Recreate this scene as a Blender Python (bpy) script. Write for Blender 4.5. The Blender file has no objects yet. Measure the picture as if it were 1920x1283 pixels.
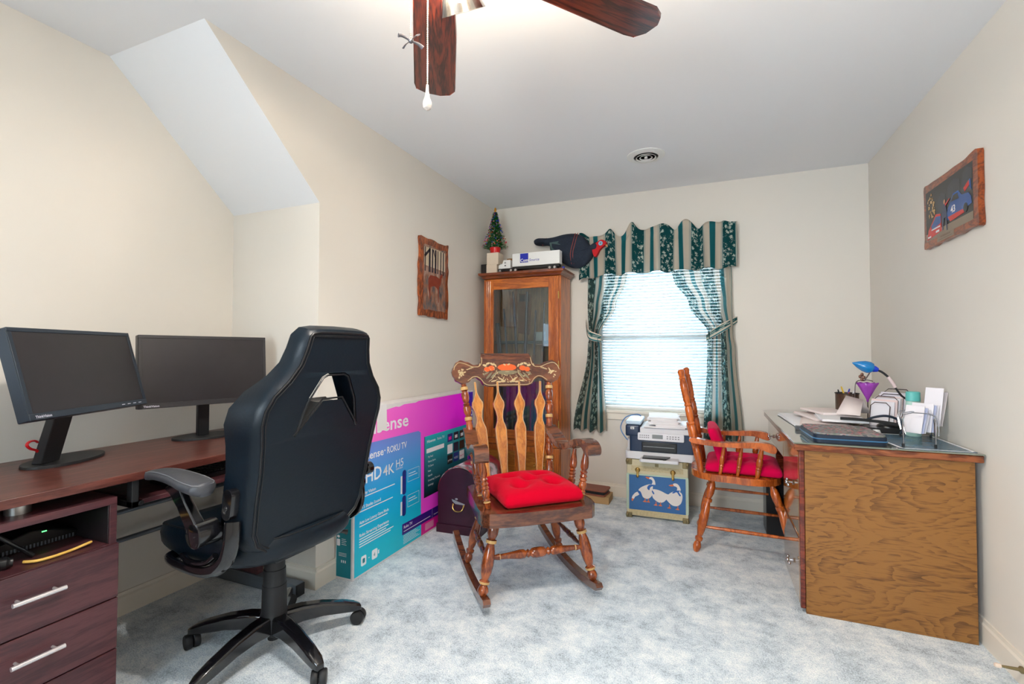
import bpy, math, random
from mathutils import Vector, Matrix
from mathutils.geometry import tessellate_polygon
random.seed(7)
scn = bpy.context.scene
COL = scn.collection
PI = math.pi

# ------------------------------------------------------------ camera
cam_data = bpy.data.cameras.new('camera')
cam_data.sensor_width = 36.0
cam_data.lens = 36.0 * 883.1 / 1920.0
cam_data.shift_y = -0.0014
cam_data.clip_start = 0.02
cam = bpy.data.objects.new('camera', cam_data)
COL.objects.link(cam)
scn.camera = cam
_R = Vector((0.92335646, 0.38394005, 0.00169953))
_U = Vector((0.00741456, -0.02225697, 0.99972479))
_F = Vector((-0.38387222, 0.92308974, 0.02339786))
cam.matrix_world = Matrix(((_R.x, _U.x, -_F.x, 0), (_R.y, _U.y, -_F.y, 0), (_R.z, _U.z, -_F.z, 1.16), (0, 0, 0, 1)))

# ------------------------------------------------------------ light and exposure
scn.view_settings.view_transform = 'Standard'
scn.view_settings.look = 'None'
scn.view_settings.gamma = 1.0
scn.view_settings.use_curve_mapping = False
scn.view_settings.exposure = 0.5
world = bpy.data.worlds.new('daylight')
scn.world = world
world.use_nodes = True
_bg = world.node_tree.nodes['Background']
_bg.inputs[0].default_value = (0.80, 0.93, 1.0, 1)
_bg.inputs[1].default_value = 9.0

def area_light(name, loc, rot, sx, sy, power, color):
    l = bpy.data.lights.new(name, 'AREA'); l.shape = 'RECTANGLE'; l.size = sx; l.size_y = sy
    l.energy = power; l.color = color
    o = bpy.data.objects.new(name, l); COL.objects.link(o); o.location = loc; o.rotation_euler = rot
    return o
# added fill light behind the camera, daylight through the dormer window on the left
_k = area_light('added_fill_behind', (-0.85, -1.52, 1.40), (math.radians(95), 0, math.radians(-22)), 1.1, 1.2, 13.0, (0.84, 0.93, 1.0))
_k.data.spread = math.radians(95)
area_light('daylight_dormer', (-2.36, -0.25, 1.25), (math.radians(90), 0, math.radians(-90)), 0.60, 0.70, 2.0, (0.62, 0.82, 1.0))

# ------------------------------------------------------------ helpers
def lin(c):
    c = c / 255.0
    return c / 12.92 if c <= 0.04045 else ((c + 0.055) / 1.055) ** 2.4
def S(r, g, b): return (lin(r), lin(g), lin(b), 1.0)

def new_mat(name):
    m = bpy.data.materials.new(name); m.use_nodes = True
    nt = m.node_tree
    return m, nt, nt.nodes['Principled BSDF']

def mat(name, color, rough=0.5, metal=0.0, var=0.0, vscale=20.0, bump=0.0, bscale=60.0, trans=0.0, coat=0.0, spec=0.5, emit=None, estr=0.0, sheen=0.0, alpha=1.0, stretch=None):
    m, nt, b = new_mat(name)
    b.inputs['Base Color'].default_value = color
    b.inputs['Roughness'].default_value = rough
    b.inputs['Metallic'].default_value = metal
    b.inputs['Specular IOR Level'].default_value = spec
    b.inputs['Transmission Weight'].default_value = trans
    b.inputs['Coat Weight'].default_value = coat
    b.inputs['Coat Roughness'].default_value = 0.08
    b.inputs['Sheen Weight'].default_value = sheen
    b.inputs['Alpha'].default_value = alpha
    if emit:
        b.inputs['Emission Color'].default_value = emit; b.inputs['Emission Strength'].default_value = estr
    tc = nt.nodes.new('ShaderNodeTexCoord')
    vec = tc.outputs['Object']
    if stretch:
        mp = nt.nodes.new('ShaderNodeMapping'); mp.inputs['Scale'].default_value = stretch
        nt.links.new(vec, mp.inputs[0]); vec = mp.outputs[0]
    if var > 0:
        n = nt.nodes.new('ShaderNodeTexNoise'); n.inputs['Scale'].default_value = vscale; n.inputs['Detail'].default_value = 5
        nt.links.new(vec, n.inputs['Vector'])
        mx = nt.nodes.new('ShaderNodeMix'); mx.data_type = 'RGBA'
        mx.inputs['A'].default_value = tuple(c * (1 - var) for c in color[:3]) + (1,)
        mx.inputs['B'].default_value = tuple(min(1, c * (1 + var)) for c in color[:3]) + (1,)
        nt.links.new(n.outputs['Fac'], mx.inputs['Factor']); nt.links.new(mx.outputs['Result'], b.inputs['Base Color'])
    if bump > 0:
        n2 = nt.nodes.new('ShaderNodeTexNoise'); n2.inputs['Scale'].default_value = bscale; n2.inputs['Detail'].default_value = 4
        nt.links.new(vec, n2.inputs['Vector'])
        bp = nt.nodes.new('ShaderNodeBump'); bp.inputs['Strength'].default_value = bump; bp.inputs['Distance'].default_value = 0.01
        nt.links.new(n2.outputs['Fac'], bp.inputs['Height']); nt.links.new(bp.outputs['Normal'], b.inputs['Normal'])
    return m

def wood(name, dark, light, scale=(1, 1, 8), rough=0.35, fine=1.0, coat=0.3, dist=1.5, wave=3.0):
    """grain runs along the axis with the smallest scale"""
    m, nt, b = new_mat(name)
    tc = nt.nodes.new('ShaderNodeTexCoord'); mp = nt.nodes.new('ShaderNodeMapping'); mp.inputs['Scale'].default_value = scale
    nt.links.new(tc.outputs['Object'], mp.inputs[0])
    n = nt.nodes.new('ShaderNodeTexNoise'); n.inputs['Scale'].default_value = wave; n.inputs['Detail'].default_value = 6; n.inputs['Distortion'].default_value = dist
    nt.links.new(mp.outputs[0], n.inputs['Vector'])
    w = nt.nodes.new('ShaderNodeMath'); w.operation = 'MULTIPLY'; w.inputs[1].default_value = 22.0
    nt.links.new(n.outputs['Fac'], w.inputs[0])
    si = nt.nodes.new('ShaderNodeMath'); si.operation = 'SINE'; nt.links.new(w.outputs[0], si.inputs[0])
    n2 = nt.nodes.new('ShaderNodeTexNoise'); n2.inputs['Scale'].default_value = 22.0 * fine; n2.inputs['Detail'].default_value = 5
    nt.links.new(mp.outputs[0], n2.inputs['Vector'])
    a = nt.nodes.new('ShaderNodeMath'); a.operation = 'MULTIPLY_ADD'; a.inputs[1].default_value = 0.22; nt.links.new(si.outputs[0], a.inputs[0]); nt.links.new(n2.outputs['Fac'], a.inputs[2])
    r = nt.nodes.new('ShaderNodeValToRGB')
    r.color_ramp.elements[0].position = 0.22; r.color_ramp.elements[0].color = dark
    r.color_ramp.elements[1].position = 0.72; r.color_ramp.elements[1].color = light
    nt.links.new(a.outputs[0], r.inputs[0]); nt.links.new(r.outputs[0], b.inputs['Base Color'])
    b.inputs['Roughness'].default_value = rough; b.inputs['Coat Weight'].default_value = coat; b.inputs['Coat Roughness'].default_value = 0.1
    return m

def thin_glass(name, tint=(1, 1, 1, 1), refl=0.08, rough=0.02):
    m = bpy.data.materials.new(name); m.use_nodes = True; nt = m.node_tree
    for n in list(nt.nodes): nt.nodes.remove(n)
    o = nt.nodes.new('ShaderNodeOutputMaterial'); t = nt.nodes.new('ShaderNodeBsdfTransparent'); g = nt.nodes.new('ShaderNodeBsdfGlossy')
    t.inputs[0].default_value = tint; g.inputs['Roughness'].default_value = rough
    fr = nt.nodes.new('ShaderNodeFresnel'); fr.inputs[0].default_value = 1.5
    ad = nt.nodes.new('ShaderNodeMath'); ad.operation = 'ADD'; ad.inputs[1].default_value = refl
    nt.links.new(fr.outputs[0], ad.inputs[0])
    mx = nt.nodes.new('ShaderNodeMixShader'); nt.links.new(ad.outputs[0], mx.inputs[0]); nt.links.new(t.outputs[0], mx.inputs[1]); nt.links.new(g.outputs[0], mx.inputs[2])
    nt.links.new(mx.outputs[0], o.inputs[0])
    return m

def catmull(pts, n=6, closed=False):
    P = [Vector(p) for p in pts]; out = []
    N = len(P)
    rng = range(N) if closed else range(N - 1)
    for i in rng:
        p0 = P[(i - 1) % N] if closed or i > 0 else P[0]
        p1 = P[i]; p2 = P[(i + 1) % N]
        p3 = P[(i + 2) % N] if closed or i + 2 < N else P[-1]
        for k in range(n):
            t = k / n
            out.append(0.5 * ((2 * p1) + (-p0 + p2) * t + (2 * p0 - 5 * p1 + 4 * p2 - p3) * t * t + (-p0 + 3 * p1 - 3 * p2 + p3) * t ** 3))
    if not closed: out.append(P[-1].copy())
    return out

class MB:
    def __init__(s): s.v = []; s.f = []; s.m = []; s.uv = {}
    def add(s, verts, faces, mi=0, M=None):
        o = len(s.v)
        for p in verts:
            p = Vector(p); s.v.append(M @ p if M else p)
        for f in faces: s.f.append([i + o for i in f]); s.m.append(mi)
        return o
    def box(s, x0, x1, y0, y1, z0, z1, mi=0, M=None):
        v = [(x, y, z) for x in (x0, x1) for y in (y0, y1) for z in (z0, z1)]
        s.add(v, [(0, 1, 3, 2), (4, 6, 7, 5), (0, 4, 5, 1), (2, 3, 7, 6), (0, 2, 6, 4), (1, 5, 7, 3)], mi, M); return s
    def lathe(s, prof, p0=(0, 0, 0), p1=(0, 0, 1), seg=16, mi=0, scale_t=True, sq=1.0):
        """prof: (t, r) pairs along p0->p1; t in 0..1 when scale_t else metres"""
        p0 = Vector(p0); p1 = Vector(p1); d = p1 - p0; L = d.length; d.normalize()
        q = d.to_track_quat('Z', 'Y')
        v = []; f = []
        for (t, r) in prof:
            c = p0 + d * (t * L if scale_t else t)
            for k in range(seg):
                a = 2 * PI * k / seg
                v.append(c + q @ Vector((r * math.cos(a), sq * r * math.sin(a), 0)))
        n = len(prof)
        for i in range(n - 1):
            for k in range(seg):
                k2 = (k + 1) % seg
                f.append((i * seg + k, i * seg + k2, (i + 1) * seg + k2, (i + 1) * seg + k))
        f.append(tuple(reversed(range(seg)))); f.append(tuple(range((n - 1) * seg, n * seg)))
        s.add(v, f, mi); return s
    def cyl(s, p0, p1, r, seg=16, mi=0, r2=None):
        return s.lathe([(0, r), (1, r if r2 is None else r2)], p0, p1, seg, mi)
    def tube(s, pts, r, seg=8, mi=0, smooth=0, closed=False, flat=1.0, up=None):
        P = catmull(pts, smooth, closed) if smooth else [Vector(p) for p in pts]
        n = len(P)
        rr = r if callable(r) else (lambda t: r)
        v = []; f = []; prev = None
        for i, p in enumerate(P):
            a = P[(i - 1) % n] if (closed or i > 0) else P[0]
            b = P[(i + 1) % n] if (closed or i < n - 1) else P[-1]
            d = (b - a)
            if d.length < 1e-9: d = Vector((0, 0, 1))
            d.normalize()
            if up is not None: x = Vector(up).cross(d)
            elif prev is None: x = d.orthogonal()
            else: x = prev - d * prev.dot(d)
            if x.length < 1e-6: x = d.orthogonal()
            x.normalize(); prev = x; y = d.cross(x)
            R = rr(i / max(1, n - 1))
            for k in range(seg):
                ang = 2 * PI * k / seg
                v.append(p + x * (R * math.cos(ang)) + y * (R * flat * math.sin(ang)))
        m_ = n if closed else n - 1
        for i in range(m_):
            j = (i + 1) % n
            for k in range(seg):
                k2 = (k + 1) % seg
                f.append((i * seg + k, i * seg + k2, j * seg + k2, j * seg + k))
        if not closed:
            f.append(tuple(reversed(range(seg)))); f.append(tuple(range((n - 1) * seg, n * seg)))
        s.add(v, f, mi); return s
    def prism(s, out, t0, t1, mi=0, M=None, holes=(), side_mi=None):
        """outline in local x,y extruded from z=t0 to z=t1"""
        loops = [list(out)] + [list(h) for h in holes]
        flat = [p for l in loops for p in l]
        tri = tessellate_polygon([[Vector((p[0], p[1], 0)) for p in l] for l in loops])
        n = len(flat)
        v = [(p[0], p[1], t0) for p in flat] + [(p[0], p[1], t1) for p in flat]
        f = []
        for a, b, c in tri:
            A, B, C_ = flat[a], flat[b], flat[c]
            cr = (B[0] - A[0]) * (C_[1] - A[1]) - (B[1] - A[1]) * (C_[0] - A[0])
            if cr < 0: b, c = c, b
            f.append((a + n, b + n, c + n)); f.append((a, c, b))
        o = s.add(v, f, mi, M)
        base = 0; f2 = []
        for li, l in enumerate(loops):
            k = len(l)
            for i in range(k):
                j = (i + 1) % k
                f2.append((base + i, base + j, base + j + n, base + i + n))
            base += k
        for q in f2: s.f.append([i + o for i in q]); s.m.append(mi if side_mi is None else side_mi)
        return s
    def poly(s, pts, mi=0, M=None):
        tri = tessellate_polygon([[Vector((p[0], p[1], 0)) for p in pts]])
        v = [(p[0], p[1], p[2] if len(p) > 2 else 0) for p in pts]; f = []
        for a, b, c in tri:
            A, B, C_ = pts[a], pts[b], pts[c]
            cr = (B[0] - A[0]) * (C_[1] - A[1]) - (B[1] - A[1]) * (C_[0] - A[0])
            f.append((a, b, c) if cr > 0 else (a, c, b))
        s.add(v, f, mi, M); return s
    def rect(s, x0, x1, y0, y1, z=0, mi=0, M=None):
        s.add([(x0, y0, z), (x1, y0, z), (x1, y1, z), (x0, y1, z)], [(0, 1, 2, 3)], mi, M); return s
    def ell(s, c, r, seg=14, rings=8, mi=0, M=None):
        v = []; f = []
        r = r if hasattr(r, '__len__') else (r, r, r)
        for i in range(rings + 1):
            th = PI * i / rings
            for k in range(seg):
                a = 2 * PI * k / seg
                v.append((c[0] + r[0] * math.sin(th) * math.cos(a), c[1] + r[1] * math.sin(th) * math.sin(a), c[2] - r[2] * math.cos(th)))
        for i in range(rings):
            for k in range(seg):
                k2 = (k + 1) % seg
                f.append((i * seg + k, i * seg + k2, (i + 1) * seg + k2, (i + 1) * seg + k))
        s.add(v, f, mi, M); return s
    def grid(s, fn, nu, nv, mi=0, M=None):
        o = len(s.v)
        v = [fn(i / nu, j / nv) for j in range(nv + 1) for i in range(nu + 1)]
        f = [(j * (nu + 1) + i, j * (nu + 1) + i + 1, (j + 1) * (nu + 1) + i + 1, (j + 1) * (nu + 1) + i) for j in range(nv) for i in range(nu)]
        s.add(v, f, mi, M)
        for j in range(nv + 1):
            for i in range(nu + 1): s.uv[o + j * (nu + 1) + i] = (i / nu, j / nv)
        return s
    def text(s, body, size, x, y, z=0, mi=0, M=None, align='LEFT', width=None, shear=0.0, bold=0.0, ext=0.0):
        c = bpy.data.curves.new('t', 'FONT'); c.body = body; c.size = size; c.align_x = align; c.shear = shear; c.offset = bold
        c.resolution_u = 2; c.extrude = ext
        o = bpy.data.objects.new('t', c); me = bpy.data.meshes.new_from_object(o)
        vs = [Vector(v.co) for v in me.vertices]
        sx = 1.0
        if width and vs:
            w = max(v.x for v in vs) - min(v.x for v in vs); sx = width / w
        s.add([(x + v.x * sx, y + v.y, z + v.z) for v in vs], [tuple(p.vertices) for p in me.polygons], mi, M)
        bpy.data.objects.remove(o); bpy.data.curves.remove(c); bpy.data.meshes.remove(me); return s
    def build(s, name, mats, parent=None, bevel=0.0, smooth=True, angle=38, solid=0.0, sub=0, seg=2, loc=None):
        me = bpy.data.meshes.new(name)
        me.from_pydata([tuple(p) for p in s.v], [], s.f)
        mats = mats if isinstance(mats, (list, tuple)) else [mats]
        for m in mats: me.materials.append(m)
        for p, mi in zip(me.polygons, s.m): p.material_index = mi; p.use_smooth = smooth
        if s.uv:
            ul = me.uv_layers.new(name='UVMap')
            for lp in me.loops: ul.data[lp.index].uv = s.uv.get(lp.vertex_index, (0, 0))
        me.validate(); me.update()
        if smooth and hasattr(me, 'set_sharp_from_angle') and sub == 0: me.set_sharp_from_angle(angle=math.radians(angle))
        o = bpy.data.objects.new(name, me); COL.objects.link(o)
        if parent: o.parent = parent
        if loc: o.location = loc
        if solid: 
            md = o.modifiers.new('solid', 'SOLIDIFY'); md.thickness = solid; md.offset = 0
        if bevel:
            md = o.modifiers.new('bevel', 'BEVEL'); md.width = bevel; md.segments = seg; md.limit_method = 'ANGLE'; md.angle_limit = math.radians(40); md.harden_normals = False
        if sub:
            md = o.modifiers.new('sub', 'SUBSURF'); md.levels = sub; md.render_levels = sub
        return o

def tag(o, label, cat, group=None):
    o['label'] = label; o['category'] = cat
    if group: o['group'] = group
    return o
def thing(name, label, cat, loc=(0, 0, 0), rotz=0.0, group=None):
    o = bpy.data.objects.new(name, None); COL.objects.link(o); o.empty_display_size = 0.05
    o.location = loc; o.rotation_euler = (0, 0, math.radians(rotz))
    return tag(o, label, cat, group)
def structure(o): o['kind'] = 'structure'; return o
def rounded(w, h, r, n=5, cx=0, cy=0):
    pts = []
    for (sx, sy, a0) in ((1, 1, 0), (-1, 1, 90), (-1, -1, 180), (1, -1, 270)):
        for k in range(n + 1):
            a = math.radians(a0 + 90 * k / n)
            pts.append((cx + sx * (w / 2 - r) + r * math.cos(a), cy + sy * (h / 2 - r) + r * math.sin(a)))
    return pts
def frame(o, x, y):
    """matrix with local x -> x, local y -> y, local z -> x cross y"""
    x = Vector(x).normalized(); y = Vector(y).normalized(); z = x.cross(y)
    return Matrix(((x.x, y.x, z.x, o[0]), (x.y, y.y, z.y, o[1]), (x.z, y.z, z.z, o[2]), (0, 0, 0, 1)))
def RZ(a, loc=(0, 0, 0)): return Matrix.Translation(loc) @ Matrix.Rotation(math.radians(a), 4, 'Z')

# ------------------------------------------------------------ materials
WALL = mat('wall_paint', S(225, 219, 210), 0.85, var=0.02, vscale=3, bump=0.02, bscale=220, spec=0.2)
CEIL = mat('ceiling_paint', S(236, 237, 240), 0.9, bump=0.02, bscale=200, spec=0.2)
TRIM = mat('trim_paint', S(233, 225, 212), 0.5)
def carpet_mat():
    m, nt, b = new_mat('grey_blue_carpet')
    tc = nt.nodes.new('ShaderNodeTexCoord')
    n1 = nt.nodes.new('ShaderNodeTexNoise'); n1.inputs['Scale'].default_value = 7.0; n1.inputs['Detail'].default_value = 10; n1.inputs['Roughness'].default_value = 0.8
    n2 = nt.nodes.new('ShaderNodeTexNoise'); n2.inputs['Scale'].default_value = 190; n2.inputs['Detail'].default_value = 2
    for n in (n1, n2): nt.links.new(tc.outputs['Object'], n.inputs['Vector'])
    mx = nt.nodes.new('ShaderNodeMath'); mx.operation = 'MULTIPLY_ADD'; mx.inputs[1].default_value = 0.42
    nt.links.new(n2.outputs['Fac'], mx.inputs[0]); nt.links.new(n1.outputs['Fac'], mx.inputs[2])
    r = nt.nodes.new('ShaderNodeValToRGB'); e = r.color_ramp.elements
    e[0].position = 0.52; e[0].color = S(146, 159, 170); e[1].position = 0.84; e[1].color = S(250, 254, 255)
    k = e.new(0.68); k.color = S(214, 225, 234)
    nt.links.new(mx.outputs[0], r.inputs[0]); nt.links.new(r.outputs[0], b.inputs['Base Color'])
    b.inputs['Roughness'].default_value = 0.95; b.inputs['Sheen Weight'].default_value = 0.15; b.inputs['Specular IOR Level'].default_value = 0.1
    bp = nt.nodes.new('ShaderNodeBump'); bp.inputs['Strength'].default_value = 0.7; bp.inputs['Distance'].default_value = 0.008
    nt.links.new(n2.outputs['Fac'], bp.inputs['Height']); nt.links.new(bp.outputs['Normal'], b.inputs['Normal'])
    return m
CARPET = carpet_mat()
BLACKP = mat('black_plastic', S(22, 23, 26), 0.3, coat=0.2)
BLACKM = mat('black_matte', S(26, 27, 30), 0.55)
GLOSSB = mat('gloss_black_plastic', S(16, 16, 20), 0.14, coat=0.6)
CHROME = mat('chrome', S(200, 200, 205), 0.15, metal=1.0)
STEEL = mat('brushed_steel', S(190, 190, 190), 0.35, metal=1.0)
BRASS = mat('brass', S(190, 155, 90), 0.3, metal=1.0)
WHITE = mat('white_plastic', S(232, 232, 230), 0.4)
PAPER = mat('white_paper', S(240, 238, 240), 0.8, var=0.03, vscale=15)
PAPERW = mat('cream_paper', S(240, 226, 222), 0.8, var=0.04, vscale=15)
INK = mat('grey_ink', S(110, 112, 120), 0.8)
REDINK = mat('red_ink', S(205, 30, 40), 0.6)

# ------------------------------------------------------------ the room
XR, YB, XL, XA, Y1, Y2, H, ZS, YF = 1.011, 3.842, -1.778, -2.39, 1.78, 1.19, 2.44, 1.9, -1.6
WX0, WX1, WZ0, WZ1 = -0.84, 0.13, 0.69, 1.86
structure(MB().box(XA - .12, XR + .12, YF - .12, YB + .12, -0.1, 0).build('floor', CARPET, smooth=False))
structure(MB().box(XA - .12, XR + .12, YF - .12, YB + .12, H, H + 0.1).build('ceiling', CEIL, smooth=False))
# sloped soffit over the end of the alcove
b = MB(); b.add([(XA, Y1, ZS), (XL, Y1, ZS), (XL, Y2, H), (XA, Y2, H), (XA, Y1, H), (XL, Y1, H)], [(0, 3, 2, 1), (0, 1, 5, 4), (0, 4, 3), (3, 4, 5, 2)], 0)
b.add([(XL, Y1, ZS), (XL, Y2, H), (XL, Y1, H)], [(0, 1, 2), ], 1)
structure(b.build('ceiling_slope', [CEIL, WALL], smooth=False))
structure(MB().box(XA, XL, Y1, YB + .12, 0, H).build('wall_left', WALL, smooth=False))
structure(MB().box(XR, XR + .12, YF, YB, 0, H).build('wall_right', WALL, smooth=False))
b = MB()
b.box(XL, WX0, YB, YB + .12, 0, H); b.box(WX1, XR + .12, YB, YB + .12, 0, H)
b.box(WX0, WX1, YB, YB + .12, 0, WZ0); b.box(WX0, WX1, YB, YB + .12, WZ1, H)
structure(b.build('wall_back', WALL, smooth=False))
# alcove wall with the dormer window, unseen front wall with a window added for the fill light
dy0, dy1, dz0, dz1 = -.60, .10, .85, 1.65
b = MB(); b.box(XA - .12, XA, YF, dy0, 0, H); b.box(XA - .12, XA, dy1, Y1, 0, H); b.box(XA - .12, XA, dy0, dy1, 0, dz0); b.box(XA - .12, XA, dy0, dy1, dz1, H)
structure(b.build('wall_alcove', WALL, smooth=False))
fx0, fx1, fz0, fz1 = -1.4, -.3, .80, 2.0
b = MB(); b.box(XA - .12, fx0, YF - .12, YF, 0, H); b.box(fx1, XR + .12, YF - .12, YF, 0, H); b.box(fx0, fx1, YF - .12, YF, 0, fz0); b.box(fx0, fx1, YF - .12, YF, fz1, H)
structure(b.build('wall_front', WALL, smooth=False))
GLASSW = thin_glass('window_glass', (0.95, 0.98, 1, 1), 0.02)
def window(name, M, x0, x1, z0, z1, mid=True):
    """sash frame with panes in the plane local y=0"""
    w = thing(name, 'window', 'window'); 
    for k in ('label', 'category'): del w[k]
    structure(w); w.matrix_world = M
    t = .035; f = MB()
    f.box(x0, x1, -.02, .02, z0, z0 + t); f.box(x0, x1, -.02, .02, z1 - t, z1); f.box(x0, x0 + t, -.02, .02, z0 + t, z1 - t); f.box(x1 - t, x1, -.02, .02, z0 + t, z1 - t)
    zm = (z0 + z1) / 2
    if mid: f.box(x0 + t, x1 - t, -.02, .02, zm - .02, zm + .02)
    f.build('window_frame', TRIM, w)
    MB().box(x0 + t * .6, x1 - t * .6, -.003, .003, z0 + t * .6, z1 - t * .6).build('window_pane', GLASSW, w, smooth=False)
    return w
window('window_1', RZ(0, (0, YB + .085, 0)), WX0, WX1, WZ0, WZ1)
window('window_2', RZ(90, (XA - .06, 0, 0)), dy0, dy1, dz0, dz1)
window('added_window_3', RZ(0, (0, YF - .06, 0)), fx0, fx1, fz0, fz1, False)  # unseen window, added to house the fill light behind the camera
MB().box(fx0 + .01, fx1 - .01, YF - .135, YF - .13, fz0 + .01, fz1 - .01).build('added_sky_blocker', mat('sky_blocker_white', S(225, 225, 222), .8), bpy.data.objects['added_window_3'], smooth=False)  # added opaque sheet that keeps sky light out of this opening
# sill and apron of the back window, slim wooden-edged trim at its sides
b = MB(); b.box(WX0 - .03, WX1 + .03, YB - .03, YB + .06, WZ0 - .02, WZ0 + .002); b.box(WX0 - .01, WX1 + .01, YB - .014, YB, WZ0 - .075, WZ0 - .02)
structure(b.build('trim_1', TRIM, bevel=.003))
def baseboard(name, x0, y0, x1, y1, nx, ny, h=.1):
    b = MB(); d = Vector((x1 - x0, y1 - y0, 0)); L = d.length; d.normalize()
    M = Matrix(((d.x, nx, 0, x0), (d.y, ny, 0, y0), (0, 0, 1, 0), (0, 0, 0, 1)))
    prof = [(0, 0), (.013, 0), (.013, h * .78), (.008, h * .86), (.007, h), (0, h)]
    v = [(0, p[0], p[1]) for p in prof] + [(L, p[0], p[1]) for p in prof]; n = len(prof)
    b.add(v, [(i, (i + 1) % n, (i + 1) % n + n, i + n) for i in range(n)] + [tuple(reversed(range(n))), tuple(range(n, 2 * n))], 0, M)
    return structure(b.build(name, TRIM, smooth=False))
baseboard('baseboard_back', XL, YB, XR, YB, 0, -1)
baseboard('baseboard_right', XR, YF, XR, YB - .013, -1, 0)
baseboard('baseboard_left', XL, Y1 - .0, XL, YB - .013, 1, 0)
baseboard('baseboard_alcove', XA, YF, XA, Y1 - .013, 1, 0)
baseboard('baseboard_end', XA, Y1, XL + .013, Y1, 0, -1)

# ------------------------------------------------------------ ceiling vent
v = thing('ceiling_vent', 'round white ceiling air vent with black slots', 'vent', (-.364, 3.146, H))
b = MB(); b.lathe([(0, .122), (.004, .121), (.012, .088), (.012, .078), (0.0, .078)], (0, 0, 0), (0, 0, -1), 40, 0, False); b.build('flange', WHITE, v)
b = MB(); b.lathe([(0.0005, .0775), (.006, .0775)], (0, 0, 0), (0, 0, -1), 32, 0, False); b.build('dark_throat', BLACKM, v)
b = MB()
for r in (.060, .038): b.lathe([(.010, r - .001), (.016, r + .004), (.0172, r + .003), (.011, r - .003), (.010, r - .001)], (0, 0, 0), (0, 0, -1), 32, 0, False)
b.lathe([(.002, .012), (.018, .010)], (0, 0, 0), (0, 0, -1), 20, 0, False); b.build('ring_louver', WHITE, v)

# ------------------------------------------------------------ ceiling fan
FANW = wood('fan_walnut', S(40, 12, 12), S(112, 44, 26), (14, 1.2, 14), 0.32, 1.0, .3, 2.0, 1.6)
fan = thing('ceiling_fan', 'ceiling fan with dark walnut blades and lit glass lamp shades', 'ceiling fan', (-.56, .88, 0))
MB().lathe([(0, .07), (.05, .065), (.06, .03), (.10, .015), (.22, .015)], (0, 0, H), (0, 0, 0), 24, 0, False).build('canopy', BRASS, fan)
MB().lathe([(0, .02), (.02, .1), (.05, .125), (.10, .125), (.13, .09), (.15, .06), (.20, .055), (.215, .02)], (0, 0, 2.10), (0, 0, 3), 28, 0, False).build('motor_housing', BRASS, fan)
for k in range(5):
    a = 121.4 - 72 * k   # degrees from +X
    M = Matrix.Rotation(math.radians(a - 90), 4, 'Z') @ Matrix.Translation((0, 0, 2.085)) @ Matrix.Rotation(math.radians(9), 4, 'Y')
    out = [(-.052, .17), (-.058, .30), (-.070, .58), (-.064, .612), (-.03, .627), (.02, .624), (.055, .605), (.072, .575), (.066, .30), (.056, .17), (.03, .15), (-.03, .15)]
    bl = MB().prism(out, -.004, .004).build('blade', FANW, fan, bevel=.002)
    bl.matrix_local = M @ Matrix.Scale(1.035, 4, (0, 1, 0))
    br = MB(); br.tube([(0, .08, .03), (0, .13, .012), (0, .2, .006)], .012, 8, 0, 4, flat=.5); br.prism([(-.03, .17), (.03, .17), (.02, .25), (0, .27), (-.02, .25)], .004, .008)
    bo = br.build('blade_iron', BRASS, fan); bo.matrix_local = M
MB().lathe([(0, .045), (.03, .05), (.05, .04), (.075, .012)], (0, 0, 2.13), (0, 0, 0), 20, 0, False).build('light_kit', BRASS, fan)
SHADE = thin_glass('ribbed_lamp_glass', (.80, .75, .68, 1), 0.16, 0.15)
BULB = mat('lamp_bulb', (1, .9, .8, 1), .5, emit=(1.0, .955, .89, 1), estr=1500.0)
for a in (92, 212, 332):
    d = Vector((math.cos(math.radians(a)), math.sin(math.radians(a)), 0))
    p0 = Vector((0, 0, 2.115)) + d * .04; p1 = p0 + d * .045 + Vector((0, 0, -.005))
    ax = (d * .62 + Vector((0, 0, -.78))).normalized()
    MB().tube([p0, p1, p1 + ax * .02], .009, 8, 0, 4).build('lamp_arm', BRASS, fan)
    sh = MB(); q = p1 + ax * .015
    sh.lathe([(0, .022), (.015, .030), (.05, .040), (.095, .056), (.10, .058), (.097, .054), (.05, .037), (.015, .027), (.002, .019)], q, q + ax, 28, 0, False)
    sh.build('lamp_shade', SHADE, fan)
    MB().lathe([(0.0, .008), (.02, .012), (.04, .022), (.058, .024), (.07, .018), (.078, .005)], q, q + ax, 16, 0, False).build('bulb', BULB, fan)
CHAINM = mat('pull_chain_metal', S(190, 180, 165), .35, metal=.8)
def chain(x, y, z0, z1):
    b = MB(); z = z0
    while z > z1: b.ell((x, y, z), .0021, 6, 4); z -= .0052
    b.cyl((x, y, z0), (x, y, z1), .0006, 5); return b.build('pull_chain', CHAINM, fan)
chain(-.067, .087, 2.07, 1.805)
MB().lathe([(0, .003), (.015, .004), (.03, .006), (.042, .0105), (.05, .0115), (.058, .0095), (.063, .002)], (-.067, .087, 1.81), (-.067, .087, 0), 14, 0, False).build('glass_pull', mat('clear_pull', S(235, 228, 222), .1, trans=.4), fan)
chain(-.097, .06, 2.07, 1.915)
b = MB()
for k in range(4):
    a = math.radians(45 + 90 * k + 22); d = Vector((math.cos(a), math.sin(a), 0.0))
    b.tube([Vector((-.097, .06, 1.91)), Vector((-.097, .06, 1.912)) + d * .022, Vector((-.097, .06, 1.908)) + d * .034], lambda t: .0022 + .003 * t, 8, 0, 3, flat=.35)
b.ell((-.097, .06, 1.91), .006); b.build('fan_shaped_pull', mat('pewter', S(120, 120, 128), .35, metal=.7), fan)

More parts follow.
